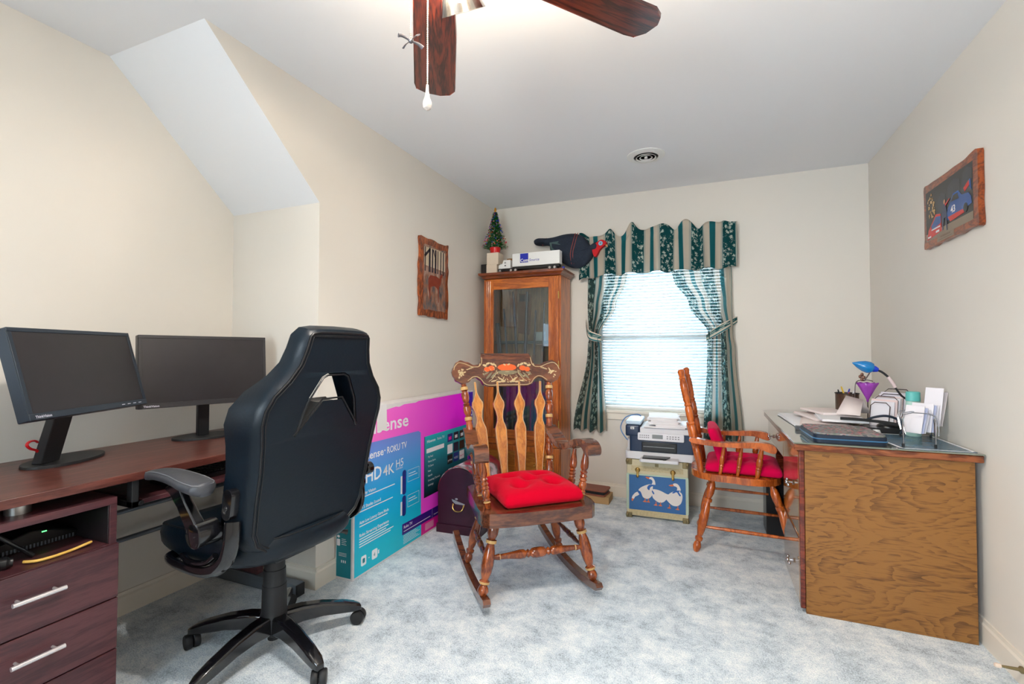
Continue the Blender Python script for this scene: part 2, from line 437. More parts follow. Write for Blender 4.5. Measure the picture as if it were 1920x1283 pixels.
# ------------------------------------------------------------ window dressings
def slat_mat():
    m = bpy.data.materials.new('blind_vinyl'); m.use_nodes = True; nt = m.node_tree; b = nt.nodes['Principled BSDF']
    b.inputs['Base Color'].default_value = S(238, 240, 242); b.inputs['Roughness'].default_value = .45
    tr = nt.nodes.new('ShaderNodeBsdfTranslucent'); tr.inputs[0].default_value = S(225, 240, 245)
    mx = nt.nodes.new('ShaderNodeMixShader'); mx.inputs[0].default_value = .42
    out = nt.nodes['Material Output']; nt.links.new(b.outputs[0], mx.inputs[1]); nt.links.new(tr.outputs[0], mx.inputs[2]); nt.links.new(mx.outputs[0], out.inputs[0]); return m
bl = thing('window_blind', 'white horizontal mini blind lowered over the back window', 'blind', (0, YB + .035, 0))
b = MB(); n = 46; z = WZ0 + .045
for i in range(n):
    zc = WZ0 + .05 + i * (WZ1 - .05 - WZ0 - .05) / (n - 1)
    a = math.radians(50)
    d = Vector((0, math.cos(a), math.sin(a))) * .0135
    c = Vector((0, 0, zc)); nrm = Vector((0, -math.sin(a), math.cos(a))) * .0012
    pts = [c - d, c + nrm * 1.6, c + d]
    v = []
    for x in (WX0 + .012, WX1 - .012):
        for p in pts: v.append((x, p.y, p.z))
    b.add(v, [(0, 3, 4, 1), (1, 4, 5, 2)])
b.build('slats', slat_mat(), bl, solid=.0006)
MB().box(WX0 + .008, WX1 - .008, -.015, .015, WZ1 - .035, WZ1 - .002).build('head_rail', WHITE, bl, bevel=.002)
MB().box(WX0 + .012, WX1 - .012, -.012, .012, WZ0 + .012, WZ0 + .03).build('bottom_rail', WHITE, bl, bevel=.003)
b = MB()
for x in (WX0 + .15, (WX0 + WX1) / 2, WX1 - .15): b.cyl((x, -.013, WZ0 + .02), (x, -.013, WZ1 - .03), .0009, 5)
b.build('ladder_cord', WHITE, bl)

W2 = thing('window_blind', 'white mini blind closed over the dormer window by the desk', 'blind', (XA - .03, 0, 0))
b = MB()
for i in range(44):
    zc = dz0 + .03 + i * (dz1 - dz0 - .06) / 43; a = math.radians(82); d = Vector((math.cos(a), 0, math.sin(a))) * .0135; c = Vector((0, 0, zc))
    b.add([(c - d) + Vector((0, dy0 + .012, 0)), (c + d) + Vector((0, dy0 + .012, 0)), (c + d) + Vector((0, dy1 - .012, 0)), (c - d) + Vector((0, dy1 - .012, 0))], [(0, 1, 2, 3)])
b.build('slats', mat('dense_blind_vinyl', S(214, 222, 230), .5), W2, solid=.0006)
MB().box(-.014, .014, dy0 + .008, dy1 - .008, dz1 - .03, dz1 - .002).build('head_rail', WHITE, W2)

def curtain_mat(name, trans, seedoff):
    m = bpy.data.materials.new(name); m.use_nodes = True; nt = m.node_tree; b = nt.nodes['Principled BSDF']
    uv = nt.nodes.new('ShaderNodeUVMap'); sp = nt.nodes.new('ShaderNodeSeparateXYZ'); nt.links.new(uv.outputs[0], sp.inputs[0])
    mu = nt.nodes.new('ShaderNodeMath'); mu.operation = 'MULTIPLY_ADD'; mu.inputs[1].default_value = seedoff[0]; mu.inputs[2].default_value = seedoff[1]; nt.links.new(sp.outputs[0], mu.inputs[0])
    fr = nt.nodes.new('ShaderNodeMath'); fr.operation = 'FRACT'; nt.links.new(mu.outputs[0], fr.inputs[0])
    r = nt.nodes.new('ShaderNodeValToRGB'); r.color_ramp.interpolation = 'CONSTANT'; e = r.color_ramp.elements
    teal = S(14, 74, 78); cream = S(206, 196, 180); tl2 = S(26, 104, 112); line = S(120, 150, 150)
    e[0].position = 0; e[0].color = teal; e[1].position = .40; e[1].color = line
    for p, c in ((.415, cream), (.43, line), (.445, cream), (.60, line), (.61, tl2), (.75, line), (.76, cream), (.93, line), (.945, cream), (.97, line)):
        k = e.new(p); k.color = c
    nt.links.new(fr.outputs[0], r.inputs[0])
    # white leaf and blossom print on the wide teal band
    mp = nt.nodes.new('ShaderNodeMapping'); nt.links.new(uv.outputs[0], mp.inputs[0]); mp.inputs['Scale'].default_value = (seedoff[0] * 9.0, seedoff[2] * 1.3, 1)
    vo = nt.nodes.new('ShaderNodeTexVoronoi'); vo.inputs['Scale'].default_value = 1.0; vo.feature = 'F1'; nt.links.new(mp.outputs[0], vo.inputs['Vector'])
    no = nt.nodes.new('ShaderNodeTexNoise'); no.inputs['Scale'].default_value = 3.2; no.inputs['Detail'].default_value = 3; nt.links.new(mp.outputs[0], no.inputs['Vector'])
    ad = nt.nodes.new('ShaderNodeMath'); ad.operation = 'MULTIPLY_ADD'; ad.inputs[1].default_value = 1.5; nt.links.new(no.outputs['Fac'], ad.inputs[0]); nt.links.new(vo.outputs['Distance'], ad.inputs[2])
    lt = nt.nodes.new('ShaderNodeMath'); lt.operation = 'LESS_THAN'; lt.inputs[1].default_value = 1.10; nt.links.new(ad.outputs[0], lt.inputs[0])
    band = nt.nodes.new('ShaderNodeMath'); band.operation = 'LESS_THAN'; band.inputs[1].default_value = .39; nt.links.new(fr.outputs[0], band.inputs[0])
    bm = nt.nodes.new('ShaderNodeMath'); bm.operation = 'MULTIPLY'; nt.links.new(lt.outputs[0], bm.inputs[0]); nt.links.new(band.outputs[0], bm.inputs[1])
    mx = nt.nodes.new('ShaderNodeMix'); mx.data_type = 'RGBA'; nt.links.new(bm.outputs[0], mx.inputs['Factor']); nt.links.new(r.outputs[0], mx.inputs['A']); mx.inputs['B'].default_value = S(190, 206, 196)
    nt.links.new(mx.outputs['Result'], b.inputs['Base Color']); b.inputs['Roughness'].default_value = .85; b.inputs['Specular IOR Level'].default_value = .15
    tr = nt.nodes.new('ShaderNodeBsdfTranslucent'); gm = nt.nodes.new('ShaderNodeGamma'); gm.inputs[1].default_value = .62; nt.links.new(mx.outputs['Result'], gm.inputs[0]); nt.links.new(gm.outputs[0], tr.inputs[0])
    ms = nt.nodes.new('ShaderNodeMixShader'); ms.inputs[0].default_value = trans
    ms2 = nt.nodes.new('ShaderNodeMixShader'); tp = nt.nodes.new('ShaderNodeBsdfTransparent'); ms2.inputs[0].default_value = max(0, trans - .34)
    out = nt.nodes['Material Output']; nt.links.new(b.outputs[0], ms.inputs[1]); nt.links.new(tr.outputs[0], ms.inputs[2])
    nt.links.new(ms.outputs[0], ms2.inputs[1]); nt.links.new(tp.outputs[0], ms2.inputs[2]); nt.links.new(ms2.outputs[0], out.inputs[0]); return m
CURT = curtain_mat('striped_floral_curtain', .68, (2.0, .0, 26.0))
VALM = curtain_mat('striped_floral_valance', .40, (5.4, .04, 9.0))
TIEM = curtain_mat('striped_tieback', .0, (1.0, .56, 3.0))
rod = thing('curtain_rod', 'white curtain rod holding the valance above the window', 'curtain rod', (0, 0, 0))
MB().cyl((-.945, YB - .05, 2.065), (.165, YB - .05, 2.065), .009, 12).build('rod', WHITE, rod)
for x in (-.945, .165): MB().box(x - .008, x + .008, YB - .055, YB, 2.05, 2.08).build('bracket', WHITE, rod, bevel=.002)
b = MB()
def valf(u, v):
    x = -.965 + 1.165 * u
    amp = .004 + .016 * v
    y = YB - .092 - amp * (math.sin(u * 62) + .5 * math.sin(u * 37 + 1)) * (1 if v > .2 else .6)
    top = 2.112 + .026 * math.sin(u * 37 + .6) + .016 * math.sin(u * 53 + 2) + .03 * max(0, 1 - abs(u - .38) * 14) + .035 * max(0, 1 - abs(u - .98) * 12) - .012 * math.cos(u * 6)
    bot = 1.775 + .008 * math.sin(u * 40) - .035 * max(0, 1 - u * 6)
    z = top + (bot - top) * v
    if .1 < v < .22: y += .008
    x += .008 * math.sin(u * 44) * (1 - v)
    return (x, y, z)
b.grid(valf, 150, 16)
tag(b.build('curtain_valance', VALM, solid=.0015), 'teal and cream striped valance with ruffled top over the window', 'valance')
def panel(edges, waves, ampf, y0, label, flip=False):
    """edges: list of (v, xl, xr)"""
    def f(u, v):
        for i in range(len(edges) - 1):
            if edges[i][0] <= v <= edges[i + 1][0]:
                t = (v - edges[i][0]) / (edges[i + 1][0] - edges[i][0]); t = t * t * (3 - 2 * t) if i else t
                xl = edges[i][1] + (edges[i + 1][1] - edges[i][1]) * t; xr = edges[i][2] + (edges[i + 1][2] - edges[i][2]) * t; break
        z = 1.86 - v * (1.86 - (.50 if flip else .52))
        y = y0 - ampf(v) * (1 + math.sin(u * waves + v * 1.5)) + .004 * math.sin(u * 50)
        z += .012 * math.sin(u * waves * .9) * v
        return (xl + (xr - xl) * u, y, z)
    m = MB(); m.grid(f, 90, 60)
    return tag(m.build('window_curtain', CURT, solid=.0012), label, 'curtain')
amp = lambda v: .006 + .022 * math.exp(-((v - .43) / .2) ** 2) * .6 + .016 * v
panel([(0, -.90, -.57), (.1, -.905, -.60), (.25, -.905, -.68), (.42, -.888, -.805), (.5, -.90, -.79), (1.0, -1.02, -.75)], 24, amp, YB - .035, 'left teal and cream curtain panel tied back beside the gun cabinet')
panel([(0, -.28, .16), (.1, -.24, .165), (.25, -.13, .165), (.42, .005, .17), (.5, -.005, .185), (1.0, -.035, .235)], 27, amp, YB - .035, 'right teal and cream curtain panel tied back behind the desk chair', True)
def tie(p0, p1, p2, w, label):
    pts = catmull([p0, p1, p2], 10); m = MB(); n = len(pts) - 1
    m.grid(lambda u, v: tuple(pts[min(n, int(round(v * n)))] + Vector((0, 0, (u - .5) * w * (.7 + .3 * math.sin(PI * v))))) , 8, n)
    return tag(m.build('curtain_tieback', TIEM, solid=.004), label, 'curtain tieback')
tie((-.93, YB - .008, 1.40), (-.885, YB - .1, 1.30), (-.79, YB - .075, 1.265), .075, 'striped teal tieback band around the left curtain')
tie((.20, YB - .008, 1.40), (.09, YB - .115, 1.33), (-.01, YB - .06, 1.265), .065, 'striped teal tieback band around the right curtain')
# ------------------------------------------------------------ turned wood helpers
CHER = wood('cherry_varnish', S(104, 44, 18), S(168, 84, 36), (9, 9, 2.2), .2, 1.0, .6, 1.0, 1.5)
CHERD = wood('dark_rocker_varnish', S(72, 36, 24), S(122, 70, 44), (1.4, 6, 6), .2, 1.0, .7, 1.0, 1.5)
HONEY = wood('honey_maple', S(166, 92, 26), S(208, 132, 50), (12, 12, 2.5), .25, 1.0, .5, 1.0, 1.5)
ORNG = wood('orange_maple', S(148, 66, 20), S(204, 104, 38), (9, 9, 2), .25, 1.0, .5, 1.0, 1.5)
GOLD = mat('faded_gold_paint', S(200, 160, 100), .4)
LEGP = [(0, .5), (.03, .8), (.07, 1), (.11, .85), (.14, .6), (.16, .9), (.19, .95), (.21, .6), (.24, .72), (.30, .95), (.38, 1.1), (.48, 1.1), (.58, .95), (.66, .68), (.675, .62), (.68, .95), (.72, .95), (.725, .6), (.75, .75), (.80, .98), (.88, 1.0), (.93, .75), (.96, .5), (1, .5)]
POSTP = [(0, .6), (.05, .8), (.12, 1.0), (.20, .85), (.21, .6), (.22, .95), (.245, .95), (.25, .6), (.29, .9), (.33, 1.0), (.36, .7), (.38, .95), (.40, .95), (.415, .7), (.43, .95), (.445, .75), (.48, .8), (.56, .82), (.60, .75), (.61, .95), (.64, .95), (.65, .6), (.69, .95), (.735, 1.0), (.75, .6), (.76, .92), (.775, .6), (.80, .85), (.85, 1.0), (.88, .8), (.885, .6), (.895, .95), (.925, .95), (.935, .65), (1, .7)]
SPINP = [(0, .6), (.04, .7), (.14, .9), (.16, .6), (.18, .95), (.21, .7), (.25, .95), (.33, 1), (.36, .7), (.38, .98), (.42, .75), (.45, .98), (.49, .7), (.53, .95), (.56, .65), (.59, .9), (.62, 1.0), (.70, 1.0), (.80, .8), (.92, .55), (1, .5)]
STRP = [(0, .4), (.08, .5), (.12, .68), (.13, .55), (.22, .7), (.32, 1.0), (.36, .95), (.38, .6), (.40, .9), (.42, .6), (.44, 1.0), (.47, 1.1), (.5, 1.12), (.53, 1.1), (.56, 1.0), (.58, .6), (.60, .9), (.62, .6), (.64, .95), (.68, 1.0), (.78, .7), (.87, .55), (.88, .68), (.92, .5), (1, .4)]
def turned(p0, p1, r, pat, bands=(), seg=16):
    m = MB(); m.lathe([(t, r * k) for t, k in pat], p0, p1, seg)
    for i in range(len(pat) - 1):
        tm = (pat[i][0] + pat[i + 1][0]) / 2
        if any(a <= tm <= b_ for a, b_ in bands):
            for k in range(seg): m.m[i * seg + k] = 1
    return m
def interp(tab, x):
    if x <= tab[0][0]: return tab[0][1]
    for a, b_ in zip(tab, tab[1:]):
        if x <= b_[0]:
            t = (x - a[0]) / (b_[0] - a[0]); t = t * t * (3 - 2 * t)
            return a[1] + (b_[1] - a[1]) * t
    return tab[-1][1]
def pillow(w, d, h, tufts, nn=44, tr=.035, depth=.6, pw=3.2, side=.5):
    """tufted box cushion, bottom at z=0, centred"""
    m = MB(); v = []; idx = {}
    def z_top(a, b_):
        e = max(0, 1 - abs(a) ** pw) ** .5 * max(0, 1 - abs(b_) ** pw) ** .5
        z = h * (side + (1 - side) * e)
        for (ta, tb) in tufts:
            r2 = ((a - ta) * w / 2) ** 2 + ((b_ - tb) * d / 2) ** 2
            z -= h * depth * math.exp(-r2 / (tr * tr))
            # pulled creases between tufts
        return z
    def sq(a, b_):   # pull the outline in slightly between corners, round corners
        k = 1 - .035 * (1 - abs(b_) ** 2) * abs(a) ** 6; k2 = 1 - .035 * (1 - abs(a) ** 2) * abs(b_) ** 6
        cr = 1 - .05 * (abs(a) ** 8) * (abs(b_) ** 8)
        return a * w / 2 * k * cr, b_ * d / 2 * k2 * cr
    def top(u, v_):
        a = 2 * u - 1; b_ = 2 * v_ - 1; x, y = sq(a, b_); return (x, y, z_top(a, b_))
    def bot(u, v_):
        a = 1 - 2 * u; b_ = 2 * v_ - 1; x, y = sq(a, b_)
        e = max(abs(a), abs(b_)); return (x * (1 - .03 * (e > .99)), y * (1 - .03 * (e > .99)), .004)
    m.grid(top, nn, nn); m.grid(bot, nn, nn)
    # skirt
    per = [(-1 + 2 * i / nn, -1) for i in range(nn)] + [(1, -1 + 2 * i / nn) for i in range(nn)] + [(1 - 2 * i / nn, 1) for i in range(nn)] + [(-1, 1 - 2 * i / nn) for i in range(nn)]
    vs = []; L = len(per)
    for lv, (f_, out) in enumerate(((0, -.03), (.18, .01), (.5, .03), (.82, .012), (1, 0))):
        for (a, b_) in per:
            x, y = sq(a, b_); zt = z_top(a, b_); n = Vector((x, y, 0)).normalized()
            mm = max(abs(a), abs(b_))
            vs.append((x + n.x * out * h * 3, y + n.y * out * h * 3, .004 + (zt - .004) * f_))
    m.add(vs, [(l * L + i, l * L + (i + 1) % L, (l + 1) * L + (i + 1) % L, (l + 1) * L + i) for l in range(4) for i in range(L)])
    m.uv = {}
    return m

# ------------------------------------------------------------ rocking chair
rk = thing('rocking_chair', 'dark brown wooden rocking chair with fruit stencil and arrow slats', 'rocking chair', (-.862, 2.264, 0), 38.9)
for s_ in (-1, 1):
    x = .27 * s_
    zc = lambda y: .018 + .28 * (y - .1) ** 2
    ys = [-.27 + i * (.80 / 24) for i in range(25)]
    out = [(y, zc(y) - .017) for y in ys] + [(.545, zc(.54))] + [(y, zc(y) + .017) for y in reversed(ys)] + [(-.285, zc(-.28))]
    M = Matrix(((0, 0, 1, x - .017), (1, 0, 0, 0), (0, 1, 0, 0), (0, 0, 0, 1)))
    MB().prism(out, 0, .034, 0, M).build('rocker_rail', CHERD, rk, bevel=.005)
    turned((.275 * s_, -.205, .058), (.205 * s_, -.165, .385), .026, LEGP, ((.16, .19), (.679, .721))).build('leg', [CHER, GOLD], rk)
    turned((.265 * s_, .20, .038), (.185 * s_, .15, .385), .023, LEGP, ((.679, .721),)).build('leg', [CHER, GOLD], rk)
    turned((.245 * s_, -.18, .20), (.232 * s_, .175, .22), .014, STRP).build('side_stretcher', CHERD, rk)
    # back posts
    turned((.205 * s_, .205, .42), (.262 * s_, .362, 1.0), .0225, POSTP, ((.22, .246), (.61, .641), (.895, .926))).build('back_post', [CHER, GOLD], rk)
    # arms: S curved with a rolled front
    top_ = [(.30, .735), (.25, .720), (.20, .698), (.14, .670), (.08, .664), (.02, .678), (-.04, .704), (-.10, .720), (-.15, .724), (-.19, .716), (-.214, .694), (-.216, .668), (-.200, .652), (-.172, .656)]
    bot_ = [(-.158, .674), (-.13, .686), (-.08, .680), (-.03, .662), (.02, .645), (.08, .632), (.14, .636), (.20, .660), (.25, .688), (.30, .704)]
    pts = catmull([(a, b_, 0) for a, b_ in top_ + bot_], 3, True)
    M = Matrix(((-.085 * s_, 0, 1, .258 * s_ - .034 + .004 * s_), (1, 0, 0, 0), (0, 1, 0, 0), (0, 0, 0, 1)))
    MB().prism([(p.x, p.y) for p in pts], 0, .068, 0, M).build('arm', CHERD, rk, bevel=.006)
    turned((.235 * s_, -.15, .42), (.272 * s_, -.14, .690), .0195, SPINP, ((.14, .17),)).build('arm_spindle', [CHER, GOLD], rk)
    turned((.235 * s_, -.02, .42), (.272 * s_, .005, .648), .0195, SPINP, ((.14, .17),)).build('arm_spindle', [CHER, GOLD], rk)
turned((-.25, -.185, .215), (.25, -.185, .215), .021, STRP, ((.125, .13), (.87, .88))).build('front_stretcher', [CHER, GOLD], rk)
turned((-.215, .17, .27), (.215, .17, .27), .014, STRP).build('rear_stretcher', CHERD, rk)
so = [(-.23, .245), (.23, .245), (.262, .22), (.285, -.16), (.275, -.22), (.25, -.245), (.12, -.258), (-.12, -.258), (-.25, -.245), (-.275, -.22), (-.285, -.16), (-.262, .22)]
MB().prism(so, .372, .432).build('seat', CHERD, rk, bevel=.018, seg=4)
TOPT = [(0, .095), (.150, .095), (.158, .06), (.172, .038), (.20, .035), (.24, .052), (.28, .062), (.305, .05), (.324, .02), (.33, 0)]
BOTT = [(0, -.088), (.11, -.088), (.145, -.078), (.165, -.05), (.19, -.035), (.215, -.042), (.235, -.062), (.27, -.07), (.305, -.055), (.325, -.025), (.33, 0)]
def crest_pt(x, zz, off=0.0):
    roll = .022 * max(0, (zz - .06) / .035) ** 2 * (abs(x) < .16)
    return Vector((x, .372 + zz * .26 - .22 * x * x + .0 - off + roll, 1.045 + zz))
m = MB()
def cg(u, v_):
    x = -.33 + .66 * u; t = interp(TOPT, abs(x)); b_ = interp(BOTT, abs(x))
    return tuple(crest_pt(x, b_ + (t - b_) * v_))
m.grid(cg, 132, 10)
crest = m.build('crest_rail', CHERD, rk, solid=.022, bevel=.003)
crest.modifiers['solid'].offset = 0
# stencil: gold outline, fruit bowls, leaves and blossoms
ORF = mat('stencil_orange', S(222, 88, 22), .45); CRF = mat('stencil_cream', S(196, 172, 128), .45); OLV = mat('stencil_olive', S(120, 110, 84), .5)
rnd0 = random.Random(21)
m = MB(); off = .0125
def blob(cx, cz, rx, rz, mi, ang=0, n=12):
    pts = []
    for k in range(n):
        a = 2 * PI * k / n; x = rx * math.cos(a); z = rz * math.sin(a)
        pts.append(crest_pt(cx + x * math.cos(ang) - z * math.sin(ang), cz + x * math.sin(ang) + z * math.cos(ang), off))
    c = crest_pt(cx, cz, off + .0004)
    m.add([c] + pts, [(0, 1 + k, 1 + (k + 1) % n) for k in range(n)], mi)
def line(pts, w=.0022, mi=1):
    P = catmull([(a, 0, b_) for a, b_ in pts], 5)
    m.tube([crest_pt(p.x, p.z, off - .0005) for p in P], w, 5, mi)
for s_ in (-1, 1):
    line([(s_ * x, interp(TOPT, x) - .010) for x in (.162, .17, .185, .21, .25, .285, .305)]); line([(s_ * .150, .088), (s_ * .151, .06), (s_ * .157, .04), (s_ * .168, .030)])
    line([(s_ * x, interp(BOTT, x) + .010) for x in (0, .06, .11, .14, .16, .18, .205, .225, .24)])
    line([(s_ * .318, .01), (s_ * .312, .03), (s_ * .298, .045)])
blob(0, .022, .058, .021, 0); blob(0, -.006, .062, .014, 2); blob(0, -.004, .05, .008, 1); blob(.01, .038, .012, .006, 1, .4); blob(-.012, .036, .012, .006, 1, -.5)
for s_ in (-1, 1):
    for q in ((.095, .018, .02, .015), (.122, .012, .018, .014)): blob(s_ * q[0], q[1], q[2], q[3], 0)
    for q in ((.09, .042, .014, .006, .5), (.115, .045, .013, .006, -.4), (.135, .035, .013, .006, .2), (.07, .034, .011, .005, 1)): blob(s_ * q[0], q[1], q[2], q[3], 1, s_ * q[4])
    for q in ((.08, -.018, .03, .006, -.7), (.112, -.025, .026, .006, -.8), (.13, -.012, .02, .005, -.4), (.04, -.045, .024, .004, .5), (.03, -.058, .016, .005, 0), (.055, -.060, .014, .005, .1), (.085, -.055, .018, .004, -.2)): blob(s_ * q[0], q[1], q[2], q[3], 1 if q[1] < -.03 else 2, s_ * q[4])
    line([(s_ * .02, -.03), (s_ * .035, -.05), (s_ * .06, -.03)], .0018); line([(s_ * .065, -.01), (s_ * .09, -.04), (s_ * .115, -.058)], .0018)
    for k in range(20):
        a = random.uniform(0, 6.28); rr = random.uniform(.004, .032)
        blob(s_ * (.272) + rr * math.cos(a) * .8, -.008 + rr * math.sin(a), random.uniform(.004, .008), random.uniform(.003, .005), 1, a, 7)
    for k in range(5): blob(s_ * (.24 - .008 * k), .012 + .003 * k, .006, .003, 1, .5 * k, 7)
for k in range(90):
    x = rnd0.uniform(-.148, .148); z = rnd0.uniform(-.066, .048)
    if abs(x) < .06 and z > -.01: continue
    blob(x, z, rnd0.uniform(.004, .009), rnd0.uniform(.0015, .003), rnd0.choice((1, 1, 2)), rnd0.uniform(0, 3.1), 7)
m.build('painted_stencil', [ORF, CRF, OLV], crest)
# arrow slats
SLT = [(0, .012), (.03, .014), (.10, .019), (.44, .033), (.52, .034), (.555, .031), (.60, .020), (.64, .0165), (.69, .021), (.765, .033), (.785, .0335), (.83, .021), (.87, .009), (.90, .005), (1, .005)]
for k in range(4):
    f_ = (k - 1.5)
    p0 = Vector((f_ * .098, .215, .425)); p1 = Vector((f_ * .132, .345, .985)); ax = (p1 - p0); L = ax.length; ax.normalize(); rt = Vector((1, 0, 0)); rt = (rt - ax * rt.dot(ax)).normalized()
    M = frame(p0, rt, ax)
    ts = [i / 40 for i in range(41)]
    o_ = [(interp(SLT, t), t * L) for t in ts] + [(-interp(SLT, t), t * L) for t in reversed(ts)]
    slt = MB().prism(o_, -.007, .007, 0, M).build('arrow_slat', HONEY, rk, bevel=.002)
    m2 = MB(); m2.tube([M @ Vector((a * .86, b_ * .985 + .006, .0068)) for a, b_ in o_], .0016, 5, 0, 0, True)
    m2.build('slat_edge_line', CRF, slt)

REDF = mat('red_cotton', S(212, 0, 40), .9, sheen=.05, bump=.25, bscale=35, spec=.08)
m = pillow(.405, .39, .098, [(-.42, -.40), (.42, -.40), (0, .02), (-.42, .42), (.42, .42)], tr=.040, depth=.62, pw=2.6)
cu = m.build('seat_cushion', REDF, None, angle=180)
cu.location = (-.862 + .02 * .778 + .01 * .628, 2.264 + .02 * .628 - .01 * .778, .4335); cu.rotation_euler = (0, 0, math.radians(43))
tag(cu, 'bright red tufted cushion on the rocking chair seat', 'cushion')

# ------------------------------------------------------------ office chair
LEA = mat('black_blue_leather', S(6, 20, 31), .38, bump=.06, bscale=90, spec=.34)
LEAP = mat('grey_leather_pad', S(62, 64, 70), .42, bump=.05, bscale=90)
SEAM = mat('seam_piping', S(14, 16, 20), .4)
oc = thing('office_chair', 'black leather racing style swivel office chair pulled up to the desk', 'office chair', (-1.568, 1.362, 0), 87)
def loft_rect(m, secs, mi=0, cham=.3):
    """secs: (centre, side vec, up vec, half w, half h)"""
    v = []; 
    prof = [(-1, -1), (1, -1), (1, 1 - cham), (1 - cham, 1), (-1 + cham, 1), (-1, 1 - cham)]
    for c, sd, up, hw, hh in secs:
        c = Vector(c); sd = Vector(sd); up = Vector(up)
        for a, b_ in prof: v.append(c + sd * hw * a + up * hh * b_)
    n = len(prof); K = len(secs)
    f = [(i * n + k, i * n + (k + 1) % n, (i + 1) * n + (k + 1) % n, (i + 1) * n + k) for i in range(K - 1) for k in range(n)]
    f += [tuple(reversed(range(n))), tuple(range((K - 1) * n, K * n))]
    m.add(v, f, mi); return m
for wa in (128.9, 200.9, 272.9, 344.9, 56.9):
    a = math.radians(wa - 87); d = Vector((math.cos(a), math.sin(a), 0)); sd = Vector((-math.sin(a), math.cos(a), 0))
    secs = [(d * r + Vector((0, 0, z)), sd, (0, 0, 1), w, h_) for r, z, w, h_ in ((.03, .112, .030, .034), (.10, .116, .026, .030), (.18, .108, .024, .026), (.26, .090, .023, .022), (.31, .076, .021, .017), (.335, .066, .014, .012))]
    m = MB(); loft_rect(m, secs); lg = m.build('base_leg', GLOSSB, oc, bevel=.004)
    m = MB(); c = d * .325; t = Vector((math.cos(a + .9), math.sin(a + .9), 0)) 
    for q in (-1, 1):
        p = c + Vector((0, 0, .0275)) + t * (.014 * q)
        m.lathe([(-.011, .018), (-.011, .025), (-.007, .0275), (.007, .0275), (.011, .025), (.011, .018)], p, p + t, 22, 0, False)
    m.cyl(c + Vector((0, 0, .03)), c + Vector((0, 0, .07)), .006, 8)
    m.build('caster', BLACKM, oc)
MB().lathe([(.045, .022), (.06, .024), (.075, .05), (.13, .053), (.15, .047), (.155, .0455), (.255, .043), (.256, .041), (.315, .0395), (.316, .037), (.40, .036)], (0, 0, 0), (0, 0, 1), 28, 0, False).build('gas_column', BLACKM, oc)
m = MB(); m.box(-.09, .09, -.12, .12, .385, .425); m.box(-.15, .15, -.03, .03, .40, .43); m.build('tilt_mechanism', BLACKM, oc, bevel=.006)
MB().tube([(.06, -.02, .405), (.18, -.06, .395), (.25, -.09, .385), (.275, -.10, .375)], lambda t: .006 + .007 * max(0, t - .6) * 2.5, 10, 0, 4, flat=.7).build('height_lever', BLACKP, oc)
# seat
m = MB()
def seat_s(th, ph):
    pass
N = 48; rings = []
for (z, k, fy) in ((.425, .88, 0), (.430, .95, 0), (.45, 1.0, 0), (.485, 1.015, 0), (.512, .985, 0), (.524, .90, 0), (.520, .70, 0), (.510, .45, 0), (.505, .2, 0)):
    ring = []
    for i in range(N):
        a = 2 * PI * i / N; c, s_ = math.cos(a), math.sin(a)
        e = 3.6; r = (abs(c) ** e + abs(s_) ** e) ** (-1 / e)
        x = .272 * r * c * k; y = .085 + .300 * r * s_ * k
        zz = z
        if z > .5: zz += .018 * (abs(x) / .25) ** 3 - .012 * (y > .2) * ((y - .2) / .12)
        if z < .5: zz += .010 * (y > .1) * (y - .1) * 3 
        ring.append((x, y, zz))
    rings.append(ring)
v_ = [p for r in rings for p in r]; K = len(rings)
m.add(v_ + [(0, .055, .425), (0, .055, .503)], [(i * N + k, i * N + (k + 1) % N, (i + 1) * N + (k + 1) % N, (i + 1) * N + k) for i in range(K - 1) for k in range(N)] + [(len(v_), (k + 1) % N, k) for k in range(N)] + [(len(v_) + 1, (K - 1) * N + k, (K - 1) * N + (k + 1) % N) for k in range(N)])
st = m.build('seat', LEA, oc, angle=80)
MB().tube([(rings[4][i][0], rings[4][i][1], rings[4][i][2]) for i in range(N)], .003, 6, 0, 0, True).build('seam_piping', SEAM, st)
# backrest
HW = [(.445, .03), (.452, .12), (.47, .19), (.50, .232), (.55, .255), (.65, .262), (.76, .264), (.85, .272), (.92, .282), (.97, .277), (1.02, .252), (1.07, .205), (1.12, .172), (1.17, .158), (1.215, .150), (1.232, .135), (1.238, .10)]
def hw(z):
    if z <= HW[0][0]: return HW[0][1]
    for a, b_ in zip(HW, HW[1:]):
        if z <= b_[0]: return a[1] + (b_[1] - a[1]) * (z - a[0]) / (b_[0] - a[0])
    return HW[-1][1]
zs = [q[0] for q in HW]
zz = []
for a, b_ in zip(zs, zs[1:]):
    k = max(1, int((b_ - a) / .025)); zz += [a + (b_ - a) * i / k for i in range(k)]
zz.append(zs[-1])
loop = [(hw(z), z) for z in zz] + [(0.0, 1.24)] + [(-hw(z), z) for z in reversed(zz)] + [(0.0, .442)]
hole = [(-.068, 1.072), (-.04, 1.086), (.04, 1.086), (.068, 1.072), (.120, .985), (.150, .875), (.140, .862), (.086, .925), (.042, .978), (-.042, .978), (-.086, .925), (-.140, .862), (-.150, .875), (-.120, .985)]
hole = hole[::-1]
def off_loop(L, o):
    n = len(L); R = []
    for i in range(n):
        a = Vector(L[i - 1]); b_ = Vector(L[(i + 1) % n]); t = (b_ - a).normalized(); nn = Vector((t.y, -t.x)); R.append((L[i][0] + nn.x * o, L[i][1] + nn.y * o))
    return R
def backP(x, z, y):
    lean = -.200 - .20 * (z - .5)
    wing = .05 * (abs(x) / .23) ** 3 * (1 if y > .05 else 0)
    return Vector((x, lean - .0 + y + wing + .10 * x * x * (1 if y < .05 else 0), z))
